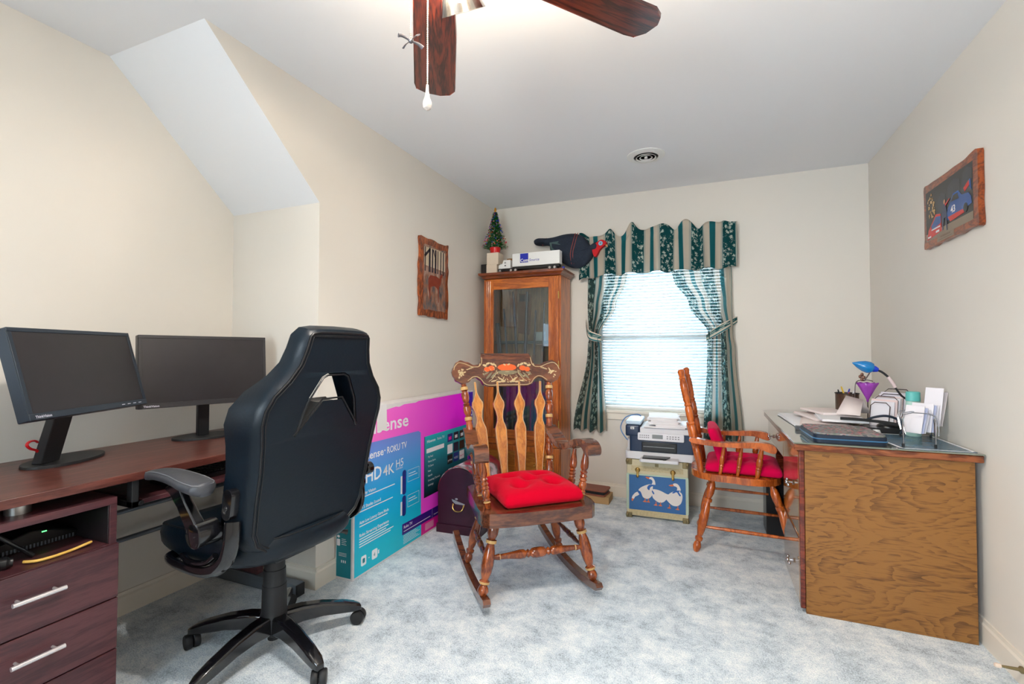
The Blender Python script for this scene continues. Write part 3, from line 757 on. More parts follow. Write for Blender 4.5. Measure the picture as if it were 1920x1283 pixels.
layers = [(0, -.014, .004), (.010, -.002, .0), (.035, .008, -.002), (.055, .012, 0), (.070, .004, .003), (.085, -.016, .010)]
m = MB(); nL, nH = len(loop), len(hole); allv = []
for (y, o, oh) in layers:
    allv += [backP(x, z, y) for x, z in off_loop(loop, o)] + [backP(x, z, y) for x, z in off_loop(hole, -oh)]
n = nL + nH; f = []
for i in range(len(layers) - 1):
    for k in range(nL): k2 = (k + 1) % nL; f.append((i * n + k, (i + 1) * n + k, (i + 1) * n + k2, i * n + k2))
    for k in range(nH): k2 = (k + 1) % nH; f.append((i * n + nL + k, (i + 1) * n + nL + k, (i + 1) * n + nL + k2, i * n + nL + k2))
for li, flip in ((0, True), (len(layers) - 1, False)):
    A = off_loop(loop, layers[li][1]); B = off_loop(hole, -layers[li][2]); fl = A + B
    for a, b_, c in tessellate_polygon([[Vector((p[0], p[1], 0)) for p in A], [Vector((p[0], p[1], 0)) for p in B]]):
        f.append(tuple(li * n + q for q in ((a, b_, c))))
m.add(allv, f)
import bmesh
bk = m.build('backrest', LEA, oc, smooth=True, angle=32)
bm = bmesh.new(); bm.from_mesh(bk.data); bmesh.ops.recalc_face_normals(bm, faces=bm.faces); bm.to_mesh(bk.data); bm.free()
m = MB()
m.tube([backP(x, z, 0.000) for x, z in off_loop(loop, -.013)], .0042, 6, 0, 0, True)
m.tube([backP(x, z, -.001) for x, z in off_loop(loop, -.024)], .0022, 6, 0, 0, True)
m.tube([backP(x, z, 0.001) for x, z in off_loop(hole, -.012)], .0036, 6, 0, 0, True)
m.tube([backP(x, 1.212, -.001) for x in [-.132 + .264 * i / 10 for i in range(11)]], .003, 6)
m.build('seam_piping', SEAM, bk)
for s_ in (-1, 1):
    m = MB()
    m.tube([(.20 * s_, .20, .422), (.285 * s_, .17, .428), (.298 * s_, .06, .424), (.298 * s_, -.05, .430), (.296 * s_, -.135, .470), (.292 * s_, -.165, .53), (.285 * s_, -.165, .61)], lambda t: .024, 14, 0, 5, flat=.6)
    m.tube([(.286 * s_, .10, .455), (.300 * s_, .03, .450), (.300 * s_, -.05, .462), (.298 * s_, -.10, .495)], lambda t: .010, 10, 0, 4)
    m.build('arm_bracket', GLOSSB, oc)
    MB().lathe([(0, .034), (.004, .040), (.072, .040), (.076, .034)], (.288 * s_, -.085, .575), (.50 * s_, -.085, .575), 26, 0, False).build('arm_pivot', GLOSSB, oc)
    m = MB(); sec = [((.342 * s_, -.088, .565), .036, .020), ((.344 * s_, -.062, .61), .028, .018), ((.348 * s_, -.02, .665), .024, .016), ((.350 * s_, .02, .712), .034, .014), ((.350 * s_, .05, .722), .036, .010)]
    loft_rect(m, [(c, (0, .84, -.5), (1, 0, 0), w, h_) for c, w, h_ in sec]); m.build('arm_strut', GLOSSB, oc, bevel=.005)
    m = MB(); m.prism(rounded(.042, .10, .019), -.014, .014, 0, frame((.286 * s_, -.155, .665), (0, 1, .15), (0, -.15, 1))); m.ell((.286 * s_ + .016 * s_, -.155, .655), (.004, .008, .008), 10, 6); m.build('arm_release', GLOSSB, oc, bevel=.006)
    # pad
    m = MB(); path = catmull([(.345 * s_, -.125, .722), (.345 * s_, -.09, .728), (.347 * s_, -.03, .738), (.347 * s_, .04, .746), (.345 * s_, .12, .745), (.342 * s_, .185, .734)], 6)
    n_ = len(path); v_ = []; SG = 18
    for i, p in enumerate(path):
        t = i / (n_ - 1); w = interp([(0, .010), (.04, .028), (.14, .042), (.32, .046), (.6, .038), (.88, .031), (.97, .026), (1, .014)], t); h_ = .022 * min(1, w / .026) * (1 - .25 * t)
        for k in range(SG):
            a = 2 * PI * k / SG; e = 3.0; c, s2 = math.cos(a), math.sin(a); r = (abs(c) ** e + abs(s2) ** e) ** (-1 / e)
            v_.append((p.x + w * r * c, p.y, p.z + h_ * r * s2))
    m.add(v_, [(i * SG + k, i * SG + (k + 1) % SG, (i + 1) * SG + (k + 1) % SG, (i + 1) * SG + k) for i in range(n_ - 1) for k in range(SG)] + [tuple(range(SG)), tuple(range((n_ - 1) * SG, n_ * SG))])
    pd = m.build('arm_pad', LEAP, oc, angle=70)
    m = MB(); m.tube([(v_[i * SG + kk]) for kk in (2, SG // 2 - 2) for i in (range(1, n_ - 1) if kk == 2 else reversed(range(1, n_ - 1)))], .0016, 5, 0, 0, True); m.build('seam', mat('seam_grey', S(110, 112, 118), .5) if 'seam_grey' not in bpy.data.materials else bpy.data.materials['seam_grey'], pd)
MB().lathe([(0, .02), (.006, .026), (.03, .026), (.036, .020)], (.272, -.20, .66), (.40, -.20, .66), 20, 0, False).build('recline_knob', GLOSSB, oc)

# ------------------------------------------------------------ desk chair
dc = thing('desk_chair', 'orange varnished wooden armchair with turned legs tucked into the desk', 'chair', (.155, 3.165, 0), 88)
o_ = []
for k in range(40):
    a = 2 * PI * k / 40; e = 3.0; c, s_ = math.cos(a), math.sin(a); r = (abs(c) ** e + abs(s_) ** e) ** (-1 / e)
    o_.append((.235 * r * c * (1.04 if s_ < 0 else .97), .01 + .245 * r * s_))
MB().prism(o_, .42, .458).build('seat', ORNG, dc, bevel=.012, seg=3)
for s_ in (-1, 1):
    turned((.205 * s_, -.305, 0), (.165 * s_, -.172, .425), .023, [(t, k) for t, k in LEGP], ()).build('leg', ORNG, dc)
    turned((.205 * s_, .222, 0), (.16 * s_, .125, .425), .023, LEGP, ()).build('leg', ORNG, dc)
    MB().lathe([(0, .007), (.2, .009), (.5, .011), (.8, .009), (1, .007)], (.192 * s_, -.262, .145), (.190 * s_, .190, .145), 10).build('side_stretcher', ORNG, dc)
    turned((.175 * s_, .19, .45), (.19 * s_, .30, 1.055), .021, [(0, .6), (.05, .8), (.15, .9), (.22, .9), (.24, .7), (.26, .95), (.28, .7), (.30, .95), (.33, .9), (.44, .95), (.46, .75), (.475, 1.0), (.49, .75), (.52, .95), (.62, 1.0), (.64, .75), (.655, 1.02), (.67, .75), (.70, .95), (.85, 1.05), (.90, .8), (.915, 1.0), (.93, .7), (.955, .9), (.985, .95), (1, .6)]).build('back_post', ORNG, dc)
    top_ = [(.24, .662), (.15, .650), (.05, .646), (-.05, .656), (-.12, .660), (-.175, .652), (-.195, .630)]
    bot_ = [(-.185, .606), (-.15, .612), (-.10, .626), (0, .622), (.12, .622), (.24, .634)]
    pts = catmull([(a, b_, 0) for a, b_ in top_ + bot_], 3, True)
    M = Matrix(((0, 0, 1, .215 * s_ - .024), (1, 0, 0, 0), (0, 1, 0, 0), (0, 0, 0, 1)))
    MB().prism([(p.x, p.y) for p in pts], 0, .048, 0, M).build('arm', ORNG, dc, bevel=.009, seg=3)
    for yy, rr in ((-.11, .0165), (-.01, .0125), (.08, .0125)):
        turned((.195 * s_, yy + .01, .452), (.214 * s_, yy - .015, .632), rr, [(0, .6), (.1, .75), (.25, .9), (.28, .7), (.31, 1.0), (.36, .75), (.40, 1), (.5, 1.05), (.6, .95), (.64, .7), (.68, .9), (.85, .7), (1, .55)]).build('arm_spindle', ORNG, dc)
MB().lathe([(0, .007), (.5, .010), (1, .007)], (.178, -.18, .275), (.175, .16, .275), 10).build('upper_stretcher', ORNG, dc)
def slatb(z0, z1, curve, name):
    m = MB()
    def g(u, v_):
        x = -.19 + .38 * u; z = z0 + (z1 - z0) * v_ + curve * (1 - (2 * u - 1) ** 2) * (1 if v_ > .5 else -.3)
        return (x, .19 + .182 * (z - .45) + .03 * (1 - (2 * u - 1) ** 2), z)
    m.grid(g, 24, 6); m.build(name, ORNG, dc, solid=.014, bevel=.003)
slatb(.90, 1.0, .035, 'crest_rail'); slatb(.72, .775, .01, 'lower_rail')
for x in (-.11, -.037, .037, .11):
    turned((x, .205, .45), (x * 1.1, .27, .735), .009, [(0, .6), (.3, 1.1), (.5, .8), (.7, 1.1), (1, .6)]).build('back_spindle', ORNG, dc)
PINK = mat('magenta_cotton', S(204, 2, 70), .9, sheen=.05, bump=.2, bscale=30, spec=.08)
cu = pillow(.38, .40, .078, [(x, y) for x in (-.5, 0, .5) for y in (-.5, 0, .5)], tr=.026, depth=.5).build('seat_cushion', PINK, None, angle=180)
cu.location = (.185, 3.165, .46); cu.rotation_euler = (0, 0, math.radians(88)); tag(cu, 'magenta tufted cushion lying on the desk chair seat', 'cushion')
cu = pillow(.34, .21, .07, [(x, y) for x in (-.45, .45) for y in (-.4, .35)] + [(0, 0)], tr=.028, depth=.5).build('back_cushion', PINK, None, angle=180)
cu.matrix_world = frame((.020, 3.165, .605), (0, 1, 0), (-.30, 0, .954)); tag(cu, 'magenta tufted cushion standing against the desk chair back', 'cushion')
# ------------------------------------------------------------ left computer desk
MAHOG = wood('mahogany_laminate', S(76, 38, 33), S(106, 58, 49), (9, .9, 9), .34, 1.4, .1, .6, 2.0)
MAHOGD = wood('mahogany_front', S(64, 32, 38), S(88, 48, 52), (9, .9, 9), .42, 1.4, .1, .6, 2.0)
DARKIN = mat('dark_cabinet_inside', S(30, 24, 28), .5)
DKMET = mat('dark_metal', S(112, 120, 130), .35, metal=.4)
cd = thing('computer_desk', 'mahogany computer desk against the left wall with drawers and open shelf', 'desk', (-2.08, .95, 0))
def B(x0, x1, y0, y1, z0, z1, name, m, parent, o, bevel=.002):
    return MB().box(x0 - o[0], x1 - o[0], y0 - o[1], y1 - o[1], z0 - o[2], z1 - o[2]).build(name, m, parent, bevel=bevel)
O = (-2.08, .95, 0)
B(-2.385, -1.785, .10, 1.745, .722, .75, 'desktop', MAHOG, cd, O)
m = MB(); ox, oy = O[0], O[1]
def bb(m, x0, x1, y0, y1, z0, z1, mi=0): m.box(x0 - ox, x1 - ox, y0 - oy, y1 - oy, z0, z1, mi)
bb(m, -2.35, -1.80, .26, .945, .658, .681); bb(m, -2.35, -1.80, .26, .278, .02, .658); bb(m, -2.35, -1.80, .925, .945, .02, .658)
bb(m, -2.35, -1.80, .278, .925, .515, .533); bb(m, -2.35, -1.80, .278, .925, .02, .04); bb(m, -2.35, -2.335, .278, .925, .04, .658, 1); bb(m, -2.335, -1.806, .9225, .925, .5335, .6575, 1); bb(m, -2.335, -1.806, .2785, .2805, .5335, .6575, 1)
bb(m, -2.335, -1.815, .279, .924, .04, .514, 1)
m.build('pedestal', [MAHOGD, DARKIN], cd, bevel=.0015)
for z0, z1 in ((.357, .530), (.192, .353), (.03, .188)):
    d = B(-1.812, -1.792, .262, .948, z0, z1, 'drawer', MAHOGD, cd, O, .0015)
    if z1 > .2:
        zz_ = (z0 + z1) / 2 + .015
        h_ = MB(); h_.cyl((-1.765 - ox, .682 - oy, zz_), (-1.765 - ox, .80 - oy, zz_), .0065, 14)
        for y in (.70, .782): h_.cyl((-1.793 - ox, y - oy, zz_), (-1.765 - ox, y - oy, zz_), .004, 8)
        h_.build('bar_handle', mat('satin_aluminium', S(225, 220, 222), .3, metal=.7) if 'satin_aluminium' not in bpy.data.materials else bpy.data.materials['satin_aluminium'], d)
MB().cyl((-1.885 - ox, .735 - oy, .681), (-1.885 - ox, .735 - oy, .722), .030, 24).build('steel_support', STEEL, cd)
MB().cyl((-2.25 - ox, .82 - oy, .681), (-2.25 - ox, .82 - oy, .722), .030, 24).build('steel_support', STEEL, cd)
B(-2.36, -1.84, 1.675, 1.70, .06, .722, 'end_panel', MAHOGD, cd, O)
bpy.data.objects.remove(bpy.data.objects['end_panel'])
m = MB(); bb(m, -2.355, -1.79, 1.672, 1.722, 0.0, .062); m.build('floor_foot', DKMET, cd, bevel=.003)
m = MB(); bb(m, -1.792, -1.784, 1.673, 1.721, .004, .06); m.build('foot_cap', BLACKP, cd, bevel=.002)
m = MB(); bb(m, -2.30, -2.05, 1.68, 1.712, .062, .722); m.build('leg_panel', MAHOGD, cd, bevel=.002)
for z in (.478, .359):
    MB().cyl((-2.30 - ox, .945 - oy, z), (-2.30 - ox, 1.685 - oy, z), .010, 12).build('cross_rail', DKMET, cd)
MB().cyl((-2.30 - ox, 1.44 - oy, .478), (-2.30 - ox, 1.44 - oy, .715), .006, 10).build('upright_rod', DKMET, cd)
m = MB(); bb(m, -2.15, -1.80, 1.02, 1.60, .634, .65); tr = m.build('keyboard_tray', MAHOGD, cd, bevel=.002)
for y in (1.0, 1.612):
    m = MB(); bb(m, -1.83, -1.80, y - .012, y + .008, .628, .722); bb(m, -2.20, -1.80, y - .012, y + .008, .628, .648); m.cyl((-1.80 - ox, y - oy + .015, .64), (-1.795 - ox, y - oy + .015, .64), .008, 10); m.build('tray_bracket', BLACKM, cd, bevel=.001)
kb = MB(); kb.prism(rounded(.14, .42, .01, 3), 0, .018)
for i in range(5):
    for j in range(15): kb.box(-.055 + i * .024, -.036 + i * .024, -.195 + j * .0262, -.195 + j * .0262 + .021, .018, .025)
k_ = kb.build('keyboard', BLACKP, None, bevel=.001, loc=(-1.925, 1.36, .650)); tag(k_, 'black computer keyboard lying on the pull out tray', 'keyboard')

def monitor(c, yaw, tilt, w, h, base, lean, label, colr, logo):
    t = thing('monitor', label, 'monitor', (base[0], base[1], .75), math.degrees(yaw) + 90)
    # local: +x = right on the screen, -y = facing direction
    a = yaw + PI / 2
    inv = Matrix.Rotation(-a, 4, 'Z') @ Matrix.Translation((-base[0], -base[1], -.75))
    cl = inv @ Vector(c)
    up = Vector((0, math.sin(tilt), math.cos(tilt))); M = frame(cl, (1, 0, 0), up)   # local z = facing (-y)
    m = MB(); m.prism(rounded(w, h, .004, 3), -.035, 0, 0, M); m.prism(rounded(w * .8, h * .75, .01, 3), -.055, -.035, 0, M)
    m.build('housing', colr, t, bevel=.003)
    m = MB(); m.rect(-w / 2 + .014, w / 2 - .014, -h / 2 + .022, h / 2 - .014, .0008, 0, M)
    m.build('screen', SCRN, t)
    m = MB()
    for q in ((-w / 2, w / 2, h / 2 - .014, h / 2), (-w / 2, w / 2, -h / 2, -h / 2 + .022)): m.box(q[0] + .001, q[1] - .001, q[2] + .0005, q[3] - .0005, 0, .003, 0, M)
    for s_ in (-1, 1): m.box(min(s_ * (w / 2 - .001), s_ * (w / 2 - .014)), max(s_ * (w / 2 - .001), s_ * (w / 2 - .014)), -h / 2 + .022, h / 2 - .014, 0, .003, 0, M)
    m.build('bezel', colr, t, bevel=.0008)
    m = MB(); m.text(logo, .0115, -w / 2 + .018, -h / 2 + .006, .0036, 0, M, bold=.0003)
    for k in range(4): m.rect(w / 2 - .13 + k * .028, w / 2 - .115 + k * .028, -h / 2 + .009, -h / 2 + .0115, .0034, 0, M)
    m.build('printed_label', SILV, t)
    # column and base
    top = cl + Vector((0, .045, -.02)); m = MB()
    loft_rect(m, [((top.x + .03, .03, .010), (1, 0, 0), (0, 1, 0), lean, .020), ((top.x, top.y + .01, top.z - .03), (1, 0, 0), (0, 1, 0), lean, .016), ((top.x, top.y, top.z + .05), (1, 0, 0), (0, 1, 0), lean * .9, .012)])
    m.build('stand_column', BLACKM, t, bevel=.003)
    m = MB(); m.prism([(.145 * math.cos(2 * PI * k / 48), .02 + .088 * math.sin(2 * PI * k / 48)) for k in range(48)], 0, .010); m.build('base', BLACKM, t, bevel=.002)
    return t
SCRN = mat('dark_screen', S(34, 30, 34), .36, var=.35, vscale=14, spec=.6)
SILV = mat('silver_print', S(200, 200, 215), .4)
BLUEB = mat('blue_black_plastic', S(34, 44, 56), .38)
m1 = monitor((-2.042, .966, 1.089), .443, .274, .49, .298, (-2.20, 1.0), 0.036, 'tilted black computer monitor nearer the left edge, with a red clip on its stand', BLUEB, 'ThinkVision')
m2 = monitor((-2.10, 1.448, 1.073), -.289, .073, .51, .31, (-2.20, 1.53), 0.023, 'upright black computer monitor standing at the far end of the desk', mat('charcoal_plastic', S(44, 42, 45), .45), 'ThinkVision')
rc = MB().tube([(-2.176, .900, .798), (-2.168, .889, .812), (-2.160, .870, .822), (-2.158, .860, .836), (-2.162, .868, .846), (-2.170, .885, .846), (-2.176, .896, .838)], .0055, 8, 0, 5, flat=.6).build('cable_clip', mat('red_plastic', S(206, 20, 30), .35), m1)
rc.matrix_parent_inverse = Matrix.Identity(4)
# bring the clip from room to monitor coordinates
inv = Matrix.Rotation(-(.443 + PI / 2), 4, 'Z') @ Matrix.Translation((2.20, -1.0, -.75))
for v_ in rc.data.vertices: v_.co = inv @ v_.co
rc['label'] = 'red cable clip'

# things in the open compartment (floor of it at z = .533)
md = thing('modem', 'black wedge shaped modem with a green light in the open desk shelf', 'modem', (-2.06, .82, .533), 0)
m = MB(); M = frame((0, 0, 0), (0, 1, 0), (0, 0, 1))
m.prism([(-.11, 0), (.10, 0), (.115, .018), (.02, .052), (-.02, .056), (-.11, .03)], -.08, .08, 0, M); m.build('housing', BLACKP, md, bevel=.004)
MB().box(.0805, .082, .010, .022, .044, .047).build('status_light', mat('green_led', (0.1, 1, .2, 1), .5, emit=(.1, 1, .2, 1), estr=2.5), md)
m = MB()
for k in range(22): m.box(.080, .0825, -.10 + k * .009, -.096 + k * .009, .003, .015)
m.build('vent_grille', DKMET, md)
ph = thing('tripod', 'small folding black tripod in the open desk shelf', 'tripod', (-1.95, .70, .533), 0)
apex = Vector((-.02, -.01, .118)); MB().lathe([(0, .012), (.02, .014), (.03, .008)], apex, apex + Vector((0, 0, -1)), 12, 0, False).build('hub', BLACKP, ph)
for q in ((.06, .075), (.05, -.10), (-.10, -.02)): loft = MB(); loft.tube([apex + Vector((0, 0, -.01)), (q[0], q[1], .006)], .0065, 8, 0, 0, flat=.8); loft.build('leg', BLACKP, ph)
tag(MB().tube([(-1.86, .74, .54), (-1.835, .76, .5395), (-1.83, .80, .539), (-1.835, .845, .5395), (-1.832, .875, .545), (-1.838, .893, .545), (-1.85, .893, .540)], .0042, 8, 0, 6).build('network_cable', mat('yellow_cable', S(232, 186, 92), .45)), 'yellow network cable looped at the front of the open desk shelf', 'cable')
tag(MB().tube([(-1.95, .60, .553), (-1.90, .64, .553), (-1.865, .69, .5525), (-1.855, .715, .5515)], lambda t: .018 if t < .85 else .013, 12, 0, 5).build('power_adapter', BLACKP), 'black barrel shaped power adapter lying by the yellow cable', 'power adapter')

# ------------------------------------------------------------ television box
def gradmat(name, axis, a, b_, c0, c1, rough=.45, mid=None):
    m, nt, bs = new_mat(name); tc = nt.nodes.new('ShaderNodeTexCoord'); sp = nt.nodes.new('ShaderNodeSeparateXYZ'); nt.links.new(tc.outputs['Object'], sp.inputs[0])
    mr = nt.nodes.new('ShaderNodeMapRange'); mr.inputs['From Min'].default_value = a; mr.inputs['From Max'].default_value = b_; nt.links.new(sp.outputs[axis], mr.inputs['Value'])
    r = nt.nodes.new('ShaderNodeValToRGB'); r.color_ramp.elements[0].color = c0; r.color_ramp.elements[1].color = c1
    if mid: k = r.color_ramp.elements.new(.5); k.color = mid
    nt.links.new(mr.outputs[0], r.inputs[0]); nt.links.new(r.outputs[0], bs.inputs['Base Color']); bs.inputs['Roughness'].default_value = rough; return m
tv = thing('television_box', 'large flat pink and blue printed television carton leaning by the left wall', 'box', (-1.72, 2.56, 0))
WHC = mat('white_cardboard', S(228, 222, 222), .7, var=.04, vscale=30)
bx = MB().box(-.052, .062, -.655, .655, 0, .865).build('carton', WHC, tv, bevel=.003)
PINKG = gradmat('pink_print', 1, -.65, .4, S(255, 120, 206), S(255, 0, 244)); BLUG = gradmat('blue_print', 2, 0.1, .66, S(0, 196, 222), S(112, 142, 226), mid=S(0, 176, 240))
TEALG = gradmat('teal_print', 2, .24, .62, S(2, 26, 38), S(0, 186, 200), mid=S(0, 108, 126)); PURP = gradmat('purple_print', 2, .1, .8, S(54, 10, 130), S(70, 16, 190))
WPR = mat('white_print', S(244, 244, 250), .5); TEALD = mat('teal_end_print', S(0, 128, 144), .5); DKP = mat('dark_print', S(16, 22, 60), .4); MAG = mat('magenta_print', S(226, 14, 150), .5); NAVY = mat('navy_print', S(20, 40, 130), .5)
M = frame((.0626, -2.56, 0), (0, 1, 0), (0, 0, 1)); m = MB()
PM = [PINKG, BLUG, TEALG, PURP, WPR, TEALD, DKP, MAG, NAVY, BLACKP]
m.poly([(1.915, .012), (1.915, .80), (2.0, .812), (2.09, .832), (2.17, .835), (2.25, .843), (2.28, .838), (2.33, .848), (2.45, .846), (2.48, .853), (3.14, .858), (3.14, .012)], 0, M)
m.rect(3.14, 3.21, .012, .855, .0001, 3, M)
m.poly([(1.915, .012), (2.516, .012), (2.505, .655), (2.48, .668), (1.915, .676)], 1, M and M @ Matrix.Translation((0, 0, .0003)))
m.rect(1.915, 2.516, .012, .12, .0005, 1, M)
m.rect(2.516, 3.14, .012, .10, .0004, 7, M)
m.rect(2.545, 3.13, .235, .62, .0006, 2, M); m.rect(2.545, 2.552, .235, .62, .0008, 6, M)
m.poly([(2.318, .085), (3.13, .075), (3.13, .135), (2.318, .148)], 3, M @ Matrix.Translation((0, 0, .0008)))
m.text('Hisense', .105, 1.955, .718, .001, 4, M, width=.41, bold=.0016)
m.text('Hisense', .058, 1.937, .590, .001, 4, M, width=.20, bold=.0008); m.ell((2.152, .612, .001), (.005, .005, .0001), 10, 4, 4, M); m.text('ROKU TV', .052, 2.17, .590, .001, 4, M, width=.185, bold=.0006)
m.text('UHD', .098, 1.925, .470, .001, 4, M, width=.195, bold=.0012); m.text('4K', .082, 2.137, .470, .001, 4, M, width=.10, bold=.0002); m.text('H5', .064, 2.250, .492, .001, 4, M, width=.07, shear=0); m.text('SERIES', .014, 2.252, .478, .001, 4, M, width=.066)
for (y0, rows, hd) in ((.415, 1, 'Dolby Vision'), (.345, 1, 'DTS Studio Sound'), (.270, 1, 'Auto Low Latency Game Mode'), (.205, 4, 'Roku Streaming Experience')):
    m.text(hd, .023, 1.95, y0, .001, 4, M, width=min(.24, .0105 * len(hd)), bold=.0004)
    for k in range(rows): m.rect(1.95, 1.95 + random.uniform(.2, .31), y0 - .014 - k * .013, y0 - .009 - k * .013, .001, 4, M)
for (y0, y1) in ((.318, .461), (.193, .312)):
    m.prism(rounded(.036, y1 - y0, .016, 4, 2.335, (y0 + y1) / 2), 0, .0012, 8, M)
    m.prism(rounded(.012, .012, .005, 3, 2.335, y1 - .045), .0012, .0018, 3, M); m.rect(2.300, 2.316, y0 + .01, y1 - .03, .001, 4, M)
    for q in ((2.37, 2.49, y1 - .012, y1 - .010), (2.37, 2.49, y1 - .08, y1 - .078), (2.37, 2.372, y1 - .08, y1 - .01), (2.488, 2.49, y1 - .08, y1 - .01), (2.38, 2.45, y1 - .035, y1 - .031), (2.38, 2.47, y1 - .05, y1 - .046)): m.rect(*q, .001, 4, M)
m.text('Hisense', .026, 2.575, .575, .001, 4, M, width=.10, bold=.0004); m.text('Roku TV', .024, 2.70, .575, .001, 4, M, width=.09)
m.rect(2.571, 2.787, .510, .538, .001, 4, M)
for k, t in enumerate(('My Feed', 'Movie Store', 'TV Store', 'News', 'Search', 'Streaming Channels', 'Settings')): m.text(t, .018, 2.59, .478 - k * .030, .001, 4, M, width=.010 * len(t) * .8)
ccol = [(8, 6, 8, 5), (4, 9, 6, 4), (6, 8, 4, 5), (9, 9, 9, 9)]
for c in range(4):
    m.rect(2.832 + c * .085, 2.902 + c * .085, .535, .590, .001, (8, 6, 9, 6)[c], M)
    for r_ in range(2): 
        m.rect(2.832 + c * .085, 2.902 + c * .085, .455 - r_ * .072, .517 - r_ * .072, .001, ((4, 6, 9, 4), (9, 8, 4, 5))[r_][c], M)
    m.rect(2.845 + c * .085, 2.890 + c * .085, .310, .350, .001, 4, M); m.rect(2.852 + c * .085, 2.883 + c * .085, .317, .343, .0013, 2, M)
    m.rect(2.848 + c * .085, 2.885 + c * .085, .548, .570, .0013, (7, 4, 4, 4)[c], M)
for c, t, mi in ((0, 'prime', 4), (1, 'VUDU', 4), (2, 'tv+', 7)): m.text(t, .022, 2.838 + c * .085, .402, .0014, mi, M, width=.056)
m.text('55', .105, 3.150, .675, .001, 4, M, width=.05, bold=0); m.rect(3.203, 3.206, .62, .80, .001, 4, M)
m.text('Roku TV', .024, 2.332, .118, .0016, 4, M, bold=.0004); 
for k, (a, b_) in enumerate(((2.332, 2.62), (2.66, 2.80))): m.rect(a, b_, .100 - k * .003, .104 - k * .003, .0016, 4, M)
m.rect(2.64, 2.642, .085, .14, .0016, 4, M)
for k in range(6): m.rect(2.33, 2.50 - .02 * (k % 3), .030 + k * .009, .0325 + k * .009, .001, 4, M); m.rect(2.56, 2.66, .030 + k * .007, .032 + k * .007, .001, 4, M)
for q in ((1.965, 2.005), (2.05, 2.095)): m.prism(rounded(q[1] - q[0], .05, .008, 3, (q[0] + q[1]) / 2, .075), .0005, .0012, 4, M)
m.prism(rounded(.018, .024, .004, 2, 1.985, .075), .0012, .0016, 5, M); m.text('-', .04, 2.02, .065, .001, 4, M); m.text('4', .03, 2.062, .063, .0016, 5, M); m.rect(2.10, 2.11, .065, .085, .001, 4, M)
m.build('printed_front', PM, tv, smooth=False)
M2 = frame((-1.72 + 1.72, 0, 0), (1, 0, 0), (0, 0, 1)); M2 = frame((0, -.6556, 0), (1, 0, 0), (0, 0, 1)); m = MB()
m.rect(-.044, .050, .012, .855, 0, 5, M2)
m.rect(-.012, .022, .325, .345, .0005, 4, M2); m.rect(-.012, .022, .345, .362, .0005, 6, M2); m.rect(.0, .022, .330, .338, .0008, 7, M2)
m.prism(rounded(.02, .034, .004, 3, -.030, .185), 0, .0006, 4, M2); m.ell((-.030, .215, .0004), (.009, .007, .0001), 10, 4, 4, M2)
for k in range(4): m.rect(-.01, .022 - .006 * (k % 2), .176 + k * .009, .1785 + k * .009, .0005, 4, M2)
for k in range(3): m.rect(-.028, .022, .118 + k * .007, .120 + k * .007, .0005, 4, M2)
for k in range(3): m.rect(-.012 + k * .012, -.006 + k * .012, .085, .098, .0005, 4, M2)
m.build('printed_end', PM, tv, smooth=False)
m = MB(); M = frame((.0636, -2.56, 0), (0, 1, 0), (0, 0, 1)); m.add([M @ Vector(p) for p in ((2.082, .728, .0012), (2.168, .722, .0012), (2.162, .868, .0016), (2.078, .868, .0016))] , [(0, 1, 2, 3)])
m.add([(.065, 2.078 - 2.56, .8675), (.065, 2.162 - 2.56, .8675), (-.03, 2.162 - 2.56, .8675), (-.03, 2.078 - 2.56, .8675)], [(0, 1, 2, 3)])
m.build('packing_tape', mat('white_tape', S(236, 232, 232), .35), tv)
m = MB(); m.rect(2.05, 2.079, .79, .835, .0015, 0, M); m.build('red_sticker', MAG, tv)

# ------------------------------------------------------------ red domed trunk
tk = thing('domed_trunk', 'dark red domed trunk with floral top and brass handle', 'trunk', (-1.470, 2.655, 0), 3)
TRK = mat('burgundy_leatherette', S(58, 14, 38), .4, var=.25, vscale=12)
def flor_mat():
    m, nt, b = new_mat('rose_floral_lid'); tc = nt.nodes.new('ShaderNodeTexCoord')
    n = nt.nodes.new('ShaderNodeTexNoise'); n.inputs['Scale'].default_value = 9; n.inputs['Detail'].default_value = 4; nt.links.new(tc.outputs['Object'], n.inputs['Vector'])
    r = nt.nodes.new('ShaderNodeValToRGB'); e = r.color_ramp.elements; e[0].position = .35; e[0].color = S(130, 16, 50); e[1].position = .60; e[1].color = S(236, 214, 226)
    k = e.new(.45); k.color = S(206, 40, 66); k = e.new(.53); k.color = S(120, 130, 130); nt.links.new(n.outputs['Fac'], r.inputs[0]); nt.links.new(r.outputs[0], b.inputs['Base Color']); b.inputs['Roughness'].default_value = .3; return m
W_, D_ = .295, .44
def arch(z0, w, hh, n=18): return [(w / 2 * math.cos(PI * k / n), z0 + hh * math.sin(PI * k / n)) for k in range(n + 1)]
My = Matrix(((1, 0, 0, 0), (0, 0, 1, 0), (0, 1, 0, 0), (0, 0, 0, 1)))
MB().prism([(-W_ / 2, .055), (W_ / 2, .055), (W_ / 2, .265)] + arch(.265, W_, .150)[1:-1] + [(-W_ / 2, .265)], .0, D_, 0, My).build('body', TRK, tk, bevel=.003)
MB().prism([(-W_ / 2 - .008, 0), (W_ / 2 + .008, 0), (W_ / 2 + .008, .055), (-W_ / 2 - .008, .055)], -.008, D_ + .008, 0, My).build('plinth', TRK, tk, bevel=.004)
m = MB(); A = arch(.265, W_ + .006, .154); v_ = [(x, y, z) for y in (.006, D_ - .004) for x, z in A]; n = len(A); m.add(v_, [(i, i + 1, i + 1 + n, i + n) for i in range(n - 1)]); m.build('floral_lid_top', flor_mat(), tk, solid=.003)
m = MB()
